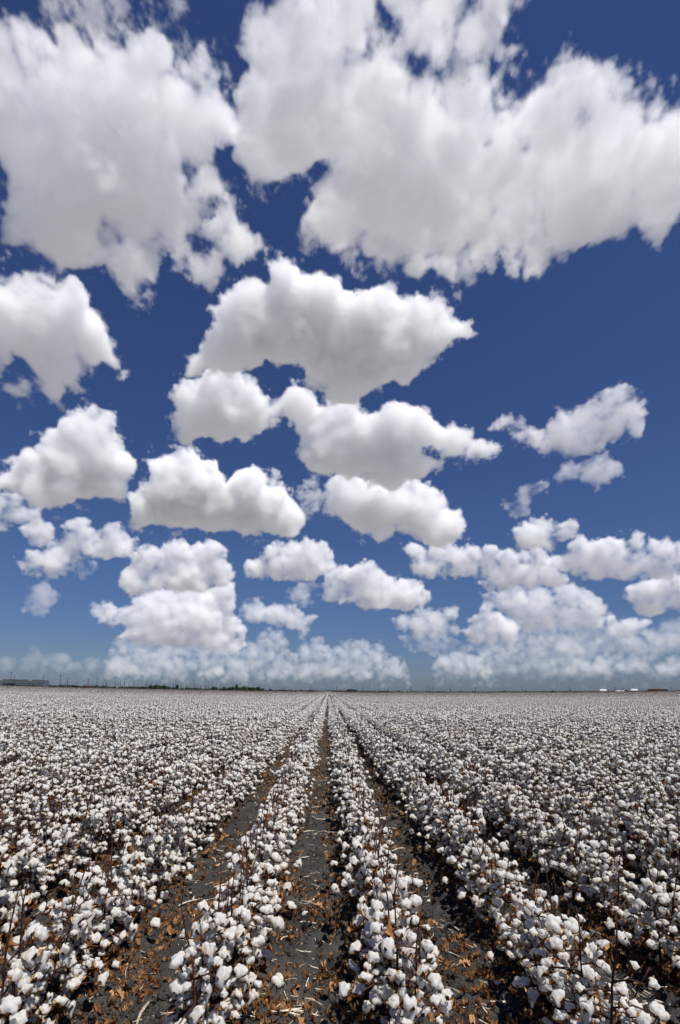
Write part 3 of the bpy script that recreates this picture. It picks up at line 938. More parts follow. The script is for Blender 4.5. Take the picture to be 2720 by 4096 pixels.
def merged_plant(mb, plan, M, sub, rng, lod):
    """add a whole plant to one mesh, for the mass of the field"""
    for pts, rad in plan['tubes']:
        if lod >= 2 and rad[0] < .0028:
            continue
        k = 1.0 if lod < 2 else 1.25
        mb.tube([M @ p for p in pts], [r * k for r in rad], 4 if lod < 2 else 3, 1, cap=False)
    for kind, B in plan['bolls']:
        v, f = boll_data(kind, sub)
        mb.add(xf(M @ B, v * (1.48 if lod >= 2 else 1.16)), f, 0)
        if lod >= 2 and rng.random() < .6:
            continue
        if lod < 2:
            bu = BUR_MB[kind % 4]
            o = len(mb.v)
            mb.v.extend(map(tuple, xf(M @ B, bu.v)))
            mb.f.extend([tuple(i + o for i in q) for q in bu.f])
            mb.m.extend([2 + q for q in bu.m])
        else:
            c = (M @ B).translation
            a = rng.uniform(0, 6.28)
            o = Vector((math.cos(a) * .03, math.sin(a) * .03, rng.uniform(-.02, .03)))
            mb.add([c + o + Vector((.034, 0, 0)), c + o + Vector((-.017, .03, .004)), c + o + Vector((-.017, -.03, -.004)), c + o + Vector((0, 0, -.05))], [(0, 1, 2), (0, 1, 3), (1, 2, 3), (2, 0, 3)], rng.choice((1, 2, 2)))
    for kd, s, B in plan['leaves']:
        v, f = LEAF[(kd, s)]
        mb.add(xf(M @ B, v), f, 4 if kd == 'dry' else 5)


# ---- the nearest plants, one object each with its parts
PLANS = [plant_plan(500 + s, .76, .92) for s in range(18)]
STEM_ME, BOLL_ME, BUR_ME, LEAF_ME = [], [], [], {}
for pl in PLANS:
    mb = MB()
    for pts, rad in pl['tubes']:
        mb.tube(pts, rad, 6, 0)
    o = mb.build('stem', [M_STEM], link=False)
    STEM_ME.append(o.data); bpy.data.objects.remove(o)
for k in range(15):
    v, f = boll_data(k, 3)
    o = mesh_obj('boll', v, f, [M_LINT], link=False)
    BOLL_ME.append(o.data); bpy.data.objects.remove(o)
for k in range(4):
    o = BUR_MB[k].build('husk', [M_BUR, M_TAN], link=False)
    BUR_ME.append(o.data); bpy.data.objects.remove(o)
for key, (v, f) in LEAF.items():
    o = mesh_obj('leaf', v, f, [M_DRY if key[0] == 'dry' else M_GREEN], link=False)
    LEAF_ME[key] = o.data; bpy.data.objects.remove(o)

FWD = CAM_ROT @ Vector((0, 0, -1))


def project(p):
    d = CAM_ROT.transposed() @ (Vector(p) - CAM_POS)
    if d.z > -0.05:
        return None
    return PW / 2 + F * d.x / -d.z - SHX, PH / 2 - (F * d.y / -d.z) + SHY


rng = random.Random(77)
PLANTS = []                                    # x, y of every single plant in the near field
for i in range(-12, 13):
    rx = row_x(i)
    y = 2.05 + rng.uniform(0, .1)
    while y < 13.0:
        y += rng.uniform(.085, .175)
        if rng.random() < .05:
            y += rng.uniform(.06, .2)
        PLANTS.append((rx + rng.gauss(0, .022), y, i))
seen = []
for x, y, i in PLANTS:
    pt, pb = project((x, y, .55)), project((x, y, 0))
    if pt and -120 < pt[0] < PW + 120 and pt[1] < PH - 10:
        seen.append((y, x, i))
seen.sort()
NEAR = seen[:300]
NEAR_Y = NEAR[-1][0]
print('near plants', len(NEAR), 'to', NEAR_Y)


def ordinal(n):
    w = ['first', 'second', 'third', 'fourth', 'fifth', 'sixth', 'seventh', 'eighth', 'ninth', 'tenth', 'eleventh', 'twelfth']
    if n <= 12:
        return w[n - 1]
    return '%d%s' % (n, 'th' if 10 < n % 100 < 14 else {1: 'st', 2: 'nd', 3: 'rd'}.get(n % 10, 'th'))


def row_name(i):
    return ('%s row right of middle furrow' % ordinal(i + 1)) if i >= 0 else ('%s row left of middle furrow' % ordinal(-i))


count = {}
near_set = set()
for n, (y, x, i) in enumerate(NEAR):
    near_set.add((x, y))
    pi = rng.randrange(len(PLANS))
    pl = PLANS[pi]
    root = empty('cotton_plant', (x, y, ground_z(x, y) - .012), rng.uniform(0, 6.28))
    s = rng.uniform(.88, 1.12)
    root.scale = (s, s, s)
    count[i] = count.get(i, 0) + 1
    tag(root, 'white-bolled cotton plant, %s from the front in %s' % (ordinal(count[i]), row_name(i)), 'cotton plant', 'cotton plants standing in rows')
    st = bpy.data.objects.new('stem', STEM_ME[pi]); COL.objects.link(st); st.parent = root
    for kind, B in pl['bolls']:
        b = bpy.data.objects.new('boll', BOLL_ME[kind]); COL.objects.link(b); b.parent = root
        b.matrix_local = B
        h = bpy.data.objects.new('husk', BUR_ME[kind % 4]); COL.objects.link(h); h.parent = b
    for kd, k, B in pl['leaves']:
        l = bpy.data.objects.new('dry_leaf' if kd == 'dry' else 'green_leaf', LEAF_ME[(kd, k)]); COL.objects.link(l); l.parent = root
        l.matrix_local = B

# ---- the rest of the field: stretches of row set out to the field's far edge, one object
PROTO = bpy.data.collections.new('row_stretches')          # not linked to the scene


def proto(name, mb):
    me = bpy.data.meshes.new(name)
    me.from_pydata(mb.v, [], mb.f)
    for q in SLOTS:
        me.materials.append(q)
    me.polygons.foreach_set('material_index', np.asarray(mb.m, dtype=np.int32))
    me.polygons.foreach_set('use_smooth', np.ones(len(me.polygons), dtype=bool))
    o = bpy.data.objects.new(name, me)
    PROTO.objects.link(o)
    return o


FIELD_PLANS = [plant_plan(900 + s, .93) for s in range(30)]
N_SINGLE, N_MID, N_FAR = 12, 7, 5
rp = random.Random(5)
for k in range(N_SINGLE):
    mb = MB(); merged_plant(mb, FIELD_PLANS[k], Matrix.Identity(4), 2, rp, 1); proto('a%02d' % k, mb)
for k in range(N_MID):                       # one metre of row
    mb = MB()
    for j in range(8):
        M = Matrix.Translation((rp.gauss(0, .03), (j + .5) / 8 - .5 + rp.uniform(-.04, .04), 0)) @ Matrix.Rotation(rp.uniform(0, 6.28), 4, 'Z') @ Matrix.Scale(rp.uniform(.88, 1.14), 4)
        merged_plant(mb, rp.choice(FIELD_PLANS), M, 1, rp, 2)
    proto('b%02d' % k, mb)
for k in range(N_FAR):                       # four metres of row
    mb = MB()
    for j in range(26):
        M = Matrix.Translation((rp.gauss(0, .04), (j + .5) / 6.5 - 2 + rp.uniform(-.05, .05), 0)) @ Matrix.Rotation(rp.uniform(0, 6.28), 4, 'Z') @ Matrix.Scale(rp.uniform(.88, 1.14), 4)
        pl = rp.choice(FIELD_PLANS)
        pts, rad = pl['tubes'][0]
        mb.tube([M @ pts[0], M @ pts[4], M @ pts[8]], [.009, .008, .005], 3, 1, cap=False)
        for kind, B in pl['bolls']:
            if rp.random() < .92:
                c = (M @ B).translation
                r = .060 * rp.uniform(.75, 1.25)
                a = rp.uniform(0, 6.28)
                vs = [c + Vector((math.cos(a + q * 1.5708) * r, math.sin(a + q * 1.5708) * r, rp.uniform(-.2, .2) * r)) for q in range(4)] + [c + Vector((0, 0, r * .9)), c - Vector((0, 0, r * (2.2 if BOLLS[kind][1] else 1.0)))]
                mb.add(vs, [(q, (q + 1) % 4, 4) for q in range(4)] + [((q + 1) % 4, q, 5) for q in range(4)], 0)
                if rp.random() < .3:
                    c = c + Vector((math.cos(a) * r * 1.1, math.sin(a) * r * 1.1, rp.uniform(-.3, .7) * r))
                    mb.add([c + Vector((r, 0, 0)), c + Vector((-r * .5, r * .8, r * .2)), c + Vector((-r * .5, -r * .8, -r * .2)), c + Vector((0, 0, -r * 1.6))], [(0, 1, 2), (0, 1, 3), (1, 2, 3), (2, 0, 3)], rp.choice((1, 2, 2)))
    proto('c%02d' % k, mb)

pts, idx, rot, scl = [], [], [], []


def field_end(x, y):
    """the far edge of the crop, nearer on the left"""
    t = x / max(y, 1.0)
    return 380 + 520 * min(max((t + .62) / .62, 0), 1)


MID_Y, FAR_Y = 20.0, 90.0
margin = 1.0
fr = random.Random(21)
for x, y, i in PLANTS:
    if (x, y) in near_set or (y < NEAR_Y and (x, y) not in near_set and project((x, y, .5)) and (y, x, i) in NEAR):
        continue
    if y < 1.9:
        continue
    pts.append((x, y, ground_z(x, y) - .01)); idx.append(fr.randrange(N_SINGLE)); rot.append(fr.uniform(0, 6.28)); scl.append(fr.uniform(.88, 1.14))


def rows_at(y):
    half = (PW / 2 + 60) / F * (y + 4) + 3
    return range(int((-half - ROW0 + GAP) / ROW) - 1, int((half - ROW0) / ROW) + 2)


y = 13.0
while y < MID_Y:
    for i in rows_at(y):
        for q in range(8):
            px, py = row_x(i) + fr.gauss(0, .022), y + (q + fr.random()) / 8
            pts.append((px, py, terrain(px, py) + .02)); idx.append(fr.randrange(N_SINGLE)); rot.append(fr.uniform(0, 6.28)); scl.append(fr.uniform(.88, 1.14))
    y += 1.0
while y < FAR_Y:
    for i in rows_at(y):
        px, py = row_x(i) + fr.gauss(0, .015), y + .5
        pts.append((px, py, terrain(px, py) + .015)); idx.append(N_SINGLE + fr.randrange(N_MID)); rot.append(fr.choice((0, math.pi))); scl.append(fr.uniform(.94, 1.08) + .16 * mnoise.noise(Vector((px * .22, py * .11, 3))))
    y += 1.0
while y < 900:
    for i in rows_at(y):
        px, py = row_x(i), y + 2
        if py < field_end(px, py) and py < 640:
            pts.append((px, py, terrain(px, py))); idx.append(N_SINGLE + N_MID + fr.randrange(N_FAR)); rot.append(fr.choice((0, math.pi))); scl.append(fr.uniform(.92, 1.1))
    y += 4.0
print('stretches', len(pts))


def scatter_object(name, pts, idx, rot3, scl, coll):
    """one object whose points carry copies of the shapes in coll"""
    me = bpy.data.meshes.new(name)
    me.vertices.add(len(pts))
    me.vertices.foreach_set('co', np.asarray(pts, dtype=np.float32).ravel())
    a = me.attributes.new('kind_of', 'INT', 'POINT'); a.data.foreach_set('value', np.asarray(idx, dtype=np.int32))
    a = me.attributes.new('turn', 'FLOAT_VECTOR', 'POINT'); a.data.foreach_set('vector', np.asarray(rot3, dtype=np.float32).ravel())
    a = me.attributes.new('size', 'FLOAT', 'POINT'); a.data.foreach_set('value', np.asarray(scl, dtype=np.float32))
    ob = bpy.data.objects.new(name, me)
    COL.objects.link(ob)
    ng = bpy.data.node_groups.new(name, 'GeometryNodeTree')
    ng.interface.new_socket('Geometry', in_out='INPUT', socket_type='NodeSocketGeometry')
    ng.interface.new_socket('Geometry', in_out='OUTPUT', socket_type='NodeSocketGeometry')
    N, L = ng.nodes, ng.links
    gi, go = N.new('NodeGroupInput'), N.new('NodeGroupOutput')
    ci = N.new('GeometryNodeCollectionInfo'); ci.inputs['Collection'].default_value = coll
    ci.inputs['Separate Children'].default_value = True; ci.inputs['Reset Children'].default_value = True

    def attr(nm, ty):
        n = N.new('GeometryNodeInputNamedAttribute'); n.data_type = ty; n.inputs['Name'].default_value = nm
        return n.outputs[0]
    ip = N.new('GeometryNodeInstanceOnPoints')
    L.new(gi.outputs[0], ip.inputs['Points']); L.new(ci.outputs[0], ip.inputs['Instance'])
    ip.inputs['Pick Instance'].default_value = True
    L.new(attr('kind_of', 'INT'), ip.inputs['Instance Index'])
    e2r = N.new('FunctionNodeEulerToRotation'); L.new(attr('turn', 'FLOAT_VECTOR'), e2r.inputs[0])
    L.new(e2r.outputs[0], ip.inputs['Rotation']); L.new(attr('size', 'FLOAT'), ip.inputs['Scale'])
    L.new(ip.outputs[0], go.inputs[0])
    md = ob.modifiers.new('scatter', 'NODES'); md.node_group = ng
    return ob


field = scatter_object('cotton_crop', pts, idx, [(0, 0, r) for r in rot], scl, PROTO)
tag(field, 'rows of open white cotton running to the horizon', 'cotton crop', kind='stuff')

# ------------------------------------------------------------------ litter on the soil
M_TANLEAF = flat_mat('bleached_leaf', (0.33, 0.18, 0.080), 0.4, 25.0, per_object=0.35)
LIT = bpy.data.collections.new('litter_shapes')
for k in range(8):
    v, f = leaf_shape(300 + k, .040 if k < 3 else .026, 2.1)
    o = mesh_obj('l%02d' % k, v, f, [(M_DRY, M_DRY, M_TANLEAF)[k % 3]], smooth=False, link=False); LIT.objects.link(o)
lr = random.Random(9)
lp, li, lt, ls = [], [], [], []
tries = 0
while len(lp) < 150000 and tries < 1100000:
    tries += 1
    y = 1.5 + 36 * lr.random() ** 1.5
    x = lr.uniform(-.78, .78) * (y + 1.0)
    ph = row_phase(x)          # 0 on the row, .5 in the middle of the furrow
    patch = mnoise.noise(Vector((x * 1.3, y * .8, 4))) + .5 * mnoise.noise(Vector((x * 4, y * 3, 8)))
    p = .62 * math.exp(-(ph / .24) ** 2) + (1.1 + min(y, 24) * .06) * max(0, patch + .10 + .022 * min(y, 14))
    if lr.random() > p:
        continue
    lp.append((x, y, 0)); li.append(lr.randrange(8)); ls.append(lr.uniform(.6, 1.25))
    lt.append((lr.gauss(0, .5), lr.gauss(0, .5), lr.uniform(0, 6.28)))
A = np.array(lp)
A[:, 2] = soil_z(A[:, 0], A[:, 1]) + .008
leaves = scatter_object('fallen_leaves', A, li, lt, ls, LIT)
tag(leaves, 'crumpled rust-brown cotton leaves fallen between the rows', 'leaf litter', kind='stuff')

M_STRAW = flat_mat('weathered_stalk', (0.50, 0.43, 0.35), 0.45, 60.0, per_object=0.35)
M_TWIG = flat_mat('dark_twig', (0.12, 0.075, 0.05), 0.3, 40.0, per_object=0.3)


def stalk_shape(seed, L, r):
    """a split, bent piece of old stalk"""
    q = random.Random(seed)
    n = 6
    ps, rr = [], []
    bx, bz = q.uniform(-.16, .16), q.uniform(0, .05)
    for i in range(n):
        t = i / (n - 1)
        ps.append(((t - .5) * L, bx * L * math.sin(t * 3.14) + q.uniform(-.05, .05) * r, bz * L * math.sin(t * 3.14)))
        rr.append(r * (1 + q.uniform(-.2, .2)) * (0.75 if i in (0, n - 1) else 1))
    mb = MB()
    mb.tube(ps, rr, 5, 0)
    mb.v = [(x, y, z * .7) for x, y, z in mb.v]
    if q.random() < .5:
        mb.tube([ps[-2], (ps[-1][0] + .2 * L * q.random(), ps[-1][1] + q.uniform(-.12, .12) * L, ps[-1][2] + .01)], [r * .5, r * .25], 4, 0)
    return mb


STR = bpy.data.collections.new('stalk_shapes')
for k in range(8):
    o = stalk_shape(k, .055 if k < 5 else .10, .0026).build('s%02d' % k, [M_STRAW if k % 3 else M_TWIG], smooth=False, link=False); STR.objects.link(o)
lp, li, lt, ls = [], [], [], []
while len(lp) < 13000:
    y = 1.6 + 24 * lr.random() ** 1.7
    x = lr.uniform(-.78, .78) * (y + 1.0)
    ph = row_phase(x)
    if lr.random() > .2 + ph * 1.4 * max(.15, .5 + 1.4 * mnoise.noise(Vector((x * 1.1, y * .8, 14)))):
        continue
    lp.append((x, y, 0)); li.append(lr.randrange(8)); ls.append(lr.uniform(.5, 1.3)); lt.append((0, lr.gauss(0, .15), lr.uniform(0, 6.28)))
A = np.array(lp)
A[:, 2] = soil_z(A[:, 0], A[:, 1]) + .006
chaff = scatter_object('straw_litter', A, li, lt, ls, STR)
tag(chaff, 'small pale bits of old stalk scattered over the soil', 'straw litter', kind='stuff')


def furrow_name(x):
    i = math.floor((x - ROW0) / ROW) + 1 if x > ROW0 - ROW else math.floor((x - ROW0 + GAP) / ROW) + 1
    if i == 0:
        return 'the middle furrow'
    return 'the %s furrow %s of the middle one' % (ordinal(abs(i)), 'right' if i > 0 else 'left')


# clods of dry clay, more than anyone could count
CLD = bpy.data.collections.new('clod_shapes')
for k in range(6):
    d_, f_ = ICO[2]
    r_ = 1 + .35 * noise3(d_, 1.7, 600 + k) + .18 * noise3(d_, 4.0, 700 + k)
    v_ = d_ * r_[:, None] * np.array([1.0, .8, .62]) * .016
    o = mesh_obj('k%02d' % k, v_, f_, [gme.materials[0]], smooth=False, link=False); CLD.objects.link(o)
lp, li, lt, ls = [], [], [], []
while len(lp) < 28000:
    y = 1.6 + 16 * lr.random() ** 1.5
    x = lr.uniform(-.78, .78) * (y + 1.0)
    if lr.random() > .35 + .8 * mnoise.noise(Vector((x * 1.6, y * 1.6, 24))):
        continue
    lp.append((x, y, 0)); li.append(lr.randrange(6)); ls.append(lr.uniform(.3, 1.0) if lr.random() < .86 else lr.uniform(1.0, 2.3)); lt.append((lr.uniform(0, 6), lr.uniform(0, 6), lr.uniform(0, 6)))
A = np.array(lp)
A[:, 2] = soil_z(A[:, 0], A[:, 1]) + .003
clods = scatter_object('soil_clods', A, li, lt, ls, CLD)
tag(clods, 'crumbs and clods of dark dry clay on the soil', 'soil clods', kind='stuff')


# the larger pieces of stalk and the fallen tufts, one object each
ST_ME = []
for k in range(9):
    o = stalk_shape(70 + k, (.12, .17, .24)[k // 3], (.0050, .0062, .0075)[k // 3]).build('stalk_piece', [M_STRAW], smooth=False, link=False)
    ST_ME.append(o.data); bpy.data.objects.remove(o)
n = 0
while n < 170:
    y = 2.0 + 6.5 * lr.random() ** 1.2
    x = lr.uniform(-.75, .75) * (y + .4)
    ph = row_phase(x)
    if ph < .24 or (lr.random() < .5 and mnoise.noise(Vector((x * 1.1, y * .8, 14))) < 0):
        continue
    pr = project((x, y, 0))
    if not pr or not (0 < pr[0] < PW and pr[1] < PH):
        continue
    k = lr.randrange(9)
    o = bpy.data.objects.new('stalk_piece', ST_ME[k]); COL.objects.link(o)
    o.location = (x, y, ground_z(x, y) + .012)
    o.rotation_euler = (0, lr.gauss(0, .08), lr.uniform(0, 6.28))
    size = ('short', 'medium-long', 'long')[k // 3]
    tag(o, '%s pale dry stalk lying in %s' % (size, furrow_name(x)), 'dry stalk', '%s dry stalks in %s' % (size, furrow_name(x)))
    n += 1
n = 0
while n < 44:
    y = 2.2 + 7 * lr.random()
    x = lr.uniform(-.72, .72) * (y + .4)
    ph = row_phase(x)
    pr = project((x, y, 0))
    if ph < .22 or not pr or not (0 < pr[0] < PW and pr[1] < PH):
        continue
    o = bpy.data.objects.new('cotton_tuft', BOLL_ME[lr.randrange(15)]); COL.objects.link(o)
    o.location = (x, y, ground_z(x, y) + .016)
    s = lr.uniform(.4, .95)
    o.scale = (s * 1.2, s, s * .7)
    o.rotation_euler = (lr.choice((0, 1.57)) + lr.uniform(-.4, .4), 0, lr.uniform(0, 6.28))
    tag(o, 'fallen tuft of white cotton in %s' % furrow_name(x), 'cotton tuft', 'fallen tufts in %s' % furrow_name(x))
    n += 1

# ------------------------------------------------------------------ what stands beyond the field
M_POLE = flat_mat('weathered_pole_wood', (0.055, 0.045, 0.04), 0.3, 3.0)
M_STEEL = flat_mat('galvanised_steel', (0.11, 0.114, 0.12), 0.2, 3.0, rough=0.6)
M_CERAM = flat_mat('grey_insulator', (0.12, 0.11, 0.11), 0.2, 3.0, rough=0.5)
M_GREY = flat_mat('blue_grey_sheet_wall', (0.085, 0.098, 0.125), 0.15, 0.2)
M_DARKW = flat_mat('dark_dock_opening', (0.03, 0.032, 0.038), 0.2, 0.5)
M_UNIT = flat_mat('dark_roof_unit', (0.07, 0.075, 0.085), 0.2, 0.6)
M_BROWN = flat_mat('brown_boards', (0.075, 0.052, 0.042), 0.3, 0.8)
M_ROOFB = flat_mat('faded_brown_roof', (0.085, 0.072, 0.064), 0.25, 0.8)
M_WHITE = flat_mat('white_sheet_roof', (0.46, 0.47, 0.48), 0.12, 0.5)
M_OLIVE = flat_mat('grey_brown_roof', (0.095, 0.083, 0.075), 0.3, 0.5)
M_TANK = flat_mat('sandy_silo', (0.36, 0.28, 0.20), 0.15, 0.5)
M_BARK = flat_mat('tree_bark', (0.06, 0.045, 0.035), 0.3, 2.0)
M_LEAFY = flat_mat('tree_foliage', (0.030, 0.055, 0.018), 0.5, 1.2)
M_LEAFD = flat_mat('dull_tree_foliage', (0.030, 0.042, 0.026), 0.4, 1.2)


def spot(x, depth):
    """a place on the ground at pixel column x, depth metres ahead"""
    wx, wy = depth_point(x, depth)
    return Vector((wx, wy, terrain(wx, wy)))


def px_h(px, depth):
    return px * depth / F


def place_name(x):
    for a, b, nm in ((-200, 200, 'before the grey warehouse'), (200, 330, 'between warehouse and brown shed'), (330, 400, 'by the brown shed'), (400, 565, 'between brown shed and dense trees'),
                     (565, 690, 'by the dense tree clump'), (690, 860, 'between the two tree clumps'), (860, 1070, 'behind the longer tree clump'), (1070, 1313, 'left of where the rows meet'),
                     (1313, 1500, 'just right of where the rows meet'), (1500, 1690, 'left of the twin lattice masts'), (1690, 1740, 'with the lattice masts'), (1740, 2350, 'right of the lattice masts'), (2350, 2560, 'behind the white sheds'), (2560, 2900, 'by the brown barn')):
        if a <= x < b:
            return nm


POLES = [(41, 2678), (54, 2691), (108, 2718.6), (160, 2721), (170, 2698), (185.5, 2720), (239, 2692.5), (268.5, 2704.5), (261, 2722), (305, 2723),
         (350, 2710), (385.5, 2704), (421, 2715), (424.6, 2726), (458.7, 2728), (481, 2718.6), (495.8, 2712), (514, 2729), (535, 2722), (582.5, 2724.6), (586, 2717), (595, 2732), (604, 2728),
         (623.7, 2727), (654.5, 2723), (661, 2729), (693, 2731), (702, 2726.5), (713, 2726.5), (724, 2734), (744, 2728.5), (748, 2736), (753, 2734), (762.4, 2726.8), (775.7, 2716), (782.5, 2733),
         (791, 2733), (799.5, 2738), (805, 2735), (819, 2735), (826, 2734), (833, 2729), (846.5, 2734.5), (856, 2740), (880, 2742), (902, 2743), (934.5, 2736), (980, 2738), (1037.5, 2741),
         (1140, 2741), (1243.5, 2743), (1346, 2744.7), (1450, 2745), (1335.8, 2754), (1552.6, 2745.5), (1642, 2744.5), (1718.4, 2746), (1802, 2749), (1901, 2747),
         (2088, 2747), (2277, 2749), (2464, 2746), (2459, 2748), (2491, 2750), (2641, 2744), (2685.7, 2744), (2708, 2752)]


def base_y(x):
    return 2768 - 9.35e-6 * (x - 1850) ** 2 if x < 1850 else 2768 - 6e-6 * (x - 1850) ** 2


per_place = {}
for x, top in sorted(POLES):
    hp = base_y(x) - top
    big = hp > 17
    H = 12.0
    depth = max(min(H * F / hp, 1500.0), 400.0)
    H = hp * depth / F
    p = spot(x, depth)
    r = empty('utility_pole', p)
    rz = -math.atan2(p.x, p.y) + random.Random(x).uniform(-.5, .5)
    r.rotation_euler = (random.Random(x + 1).uniform(-.012, .012), random.Random(x + 2).uniform(-.015, .025), rz)
    w = max(0.2, depth * 0.00048)
    mb = MB(); mb.tube([(0, 0, -.4), (0, 0, H * .5), (0, 0, H)], [w * 1.15, w, w * .75], 8, 0)
    mb.build('pole', [M_POLE], r)
    mb = MB(); L = 1.25 if hp > 25 else .8
    mb.box(-L, L, w * .75, w * .75 + .14, H - .75, H - .55)
    arm = mb.build('crossarm', [M_POLE], r, smooth=False)
    mb = MB()
    for q in (-.92, -.4, .4, .92):
        mb.tube([(q * L, w * .75 + .07, H - .55), (q * L, w * .75 + .07, H - .40), (q * L, w * .75 + .07, H - .27)], [.05, .09, .05], 6, 0)
    mb.build('insulator', [M_CERAM], arm)
    nm = place_name(x)
    k = per_place[nm] = per_place.get(nm, 0) + 1
    tall = 'tall' if hp > 38 else ('mid-height' if hp > 24 else 'small far')
    r['label'] = '%s utility pole %s, %s from left there' % (tall, nm, ordinal(k))
    r['category'] = 'utility pole'
    r['group'] = 'utility poles along the far edge of the field'

for x, top, nm in ((1708, 2743, 'left'), (1732, 2742, 'right')):
    hp = base_y(x) - top
    depth = 1000.0
    H = hp * depth / F
    r = empty('lattice_mast', spot(x, depth), .3)
    mb = MB()
    hw = .75
    for sx in (-1, 1):
        for sy in (-1, 1):
            mb.tube([(sx * hw, sy * hw, -.3), (sx * hw * .8, sy * hw * .8, H)], [.16, .12], 5, 0)
    mb.build('leg_frame', [M_STEEL], r)
    mb = MB()
    for k in range(8):
        z0, z1 = H * k / 8, H * (k + 1) / 8
        for s in (-1, 1):
            mb.tube([(-hw * .9 * (-1) ** k, s * hw * .9, z0), (hw * .9 * (-1) ** k, s * hw * .9, z1)], [.07, .07], 4, 0)
            mb.tube([(s * hw * .9, -hw * .9 * (-1) ** k, z0), (s * hw * .9, hw * .9 * (-1) ** k, z1)], [.07, .07], 4, 0)
    mb.build('bracing', [M_STEEL], r)
    mb = MB(); mb.box(-1.6, 1.6, -.1, .1, H - .5, H - .25); mb.build('crossarm', [M_STEEL], r, smooth=False)
    tag(r, '%s of two slim steel lattice masts right of where the rows meet' % nm, 'lattice mast', 'lattice masts on the horizon')


# ---- buildings
def turn_to_camera(p):
    return -math.atan2(p.x, p.y)


p0, p1 = spot(-150, 690), spot(194, 740)
wh = empty('warehouse', (p0 + p1) / 2, math.atan2(p1.y - p0.y, p1.x - p0.x))
Lw = (p1 - p0).length
hl, hr = px_h(22, 690), px_h(19, 740)
mb = MB(); mb.box(-Lw / 2, Lw / 2, 0, 45, -1, hl * .93); mb.build('wall', [M_GREY], wh, smooth=False)
mb = MB(); mb.box(-Lw / 2 - .15, Lw / 2 + .15, -.15, 45.15, hl * .93, hl * .93 + .45); mb.build('roof_edge', [M_STEEL], wh, smooth=False)
for q, w, h in ((-.02, 4.2, 1.6), (.045, 2.2, 1.7), (.105, 3.2, 1.4), (.19, 5.2, 1.6), (.345, 6.0, 1.5), (.40, 1.6, 1.0), (.44, 1.6, .9), (.475, 1.8, .9)):
    mb = MB(); x = q * Lw
    mb.box(x - w, x + w, 6, 10, hl * .93 + .45, hl * .93 + .45 + h)
    mb.box(x - w * .8, x + w * .8, 6.4, 9.6, hl * .93 + .45 + h, hl * .93 + .6 + h)
    mb.build('roof_unit', [M_UNIT], wh, smooth=False)
for q, w in ((-.36, 13), (-.02, 3.8), (.03, 3.8), (.075, 3.0)):
    mb = MB(); x = q * Lw
    mb.box(x - w, x + w, -.06, .3, .2, hl * .5); mb.build('dock_door', [M_DARKW], wh, smooth=False)
for q in (.16, .24, .30, .38):
    mb = MB(); x = q * Lw
    mb.box(x - 3, x + 3, -.05, .3, hl * .45, hl * .58); mb.build('window_band', [M_DARKW], wh, smooth=False)
mb = MB(); mb.box(-Lw * .5, -Lw * .09, -4.5, -.02, hl * .62, hl * .78); mb.build('canopy', [M_STEEL], wh, smooth=False)
tag(wh, 'long low blue-grey flat-roofed warehouse at the far left edge of the field', 'warehouse')

p = spot(356, 600)
sh = empty('shed', p, turn_to_camera(p) + .15)
w, h, rh = px_h(15, 600), px_h(7.5, 600), px_h(14, 600)
mb = MB(); mb.box(-w, w, -3, 3, -.5, h); mb.build('wall', [M_BROWN], sh, smooth=False)
mb = MB(); mb.add([(-w - .4, -3.5, h), (w + .4, -3.5, h), (w + .4, 0, rh), (-w - .4, 0, rh), (-w - .4, 3.5, h), (w + .4, 3.5, h),
                   (-w - .4, -3.5, h - .2), (w + .4, -3.5, h - .2), (w + .4, 3.5, h - .2), (-w - .4, 3.5, h - .2)],
                  [(0, 1, 2, 3), (3, 2, 5, 4), (6, 7, 1, 0), (8, 9, 4, 5), (1, 7, 8, 5, 2), (9, 6, 0, 3, 4), (9, 8, 7, 6)])
mb.build('roof', [M_ROOFB], sh, smooth=False)
mb = MB(); mb.box(-w * .3, w * .25, -3.06, -2.9, -.3, h * .8); mb.build('door', [M_DARKW], sh, smooth=False)
tag(sh, 'small dark brown shed with a faded gable roof right of the warehouse', 'shed')

p = spot(468, 650)
si = empty('silo', p)
mb = MB(); mb.tube([(0, 0, -.5), (0, 0, px_h(7, 650))], [.9, .9], 12, 0); mb.build('drum', [M_TANK], si)
mb = MB(); mb.tube([(0, 0, px_h(7, 650)), (0, 0, px_h(9.5, 650))], [1.0, .15], 12, 0); mb.build('cone_roof', [M_TANK], si)
tag(si, 'tiny sandy silo among low trees right of the brown shed', 'silo')


def gable(name, x0, x1, depth, hw_px, roof_px, wall_mat, roof_mat, label, ang=0.0, cat='shed', deep=6.0, skew=0.0, door=True):
    p = spot((x0 + x1) / 2, depth)
    b = empty(name, p, turn_to_camera(p) + ang)
    w = (x1 - x0) / 2 * depth / F
    h, rh = px_h(hw_px, depth), px_h(roof_px, depth)
    mb = MB(); mb.box(-w, w, -deep, deep, -1, h); mb.build('wall', [wall_mat], b, smooth=False)
    mb = MB()
    mb.add([(-w - .3, -deep - .6, h), (w + .3, -deep - .6, h), (w + .3 - skew, 0, rh), (-w - .3 + skew, 0, rh), (-w - .3, deep + .6, h), (w + .3, deep + .6, h),
            (-w - .3, -deep - .6, h - .25), (w + .3, -deep - .6, h - .25), (w + .3, deep + .6, h - .25), (-w - .3, deep + .6, h - .25)],
           [(0, 1, 2, 3), (3, 2, 5, 4), (6, 7, 1, 0), (8, 9, 4, 5), (1, 7, 8, 5, 2), (9, 6, 0, 3, 4), (9, 8, 7, 6)])
    mb.build('roof', [roof_mat], b, smooth=False)
    if door:
        mb = MB(); mb.box(w * .45, w * .85, -deep - .05, -deep + .2, -.5, h * .8); mb.build('door', [M_DARKW], b, smooth=False)
    tag(b, label, cat)
    return b


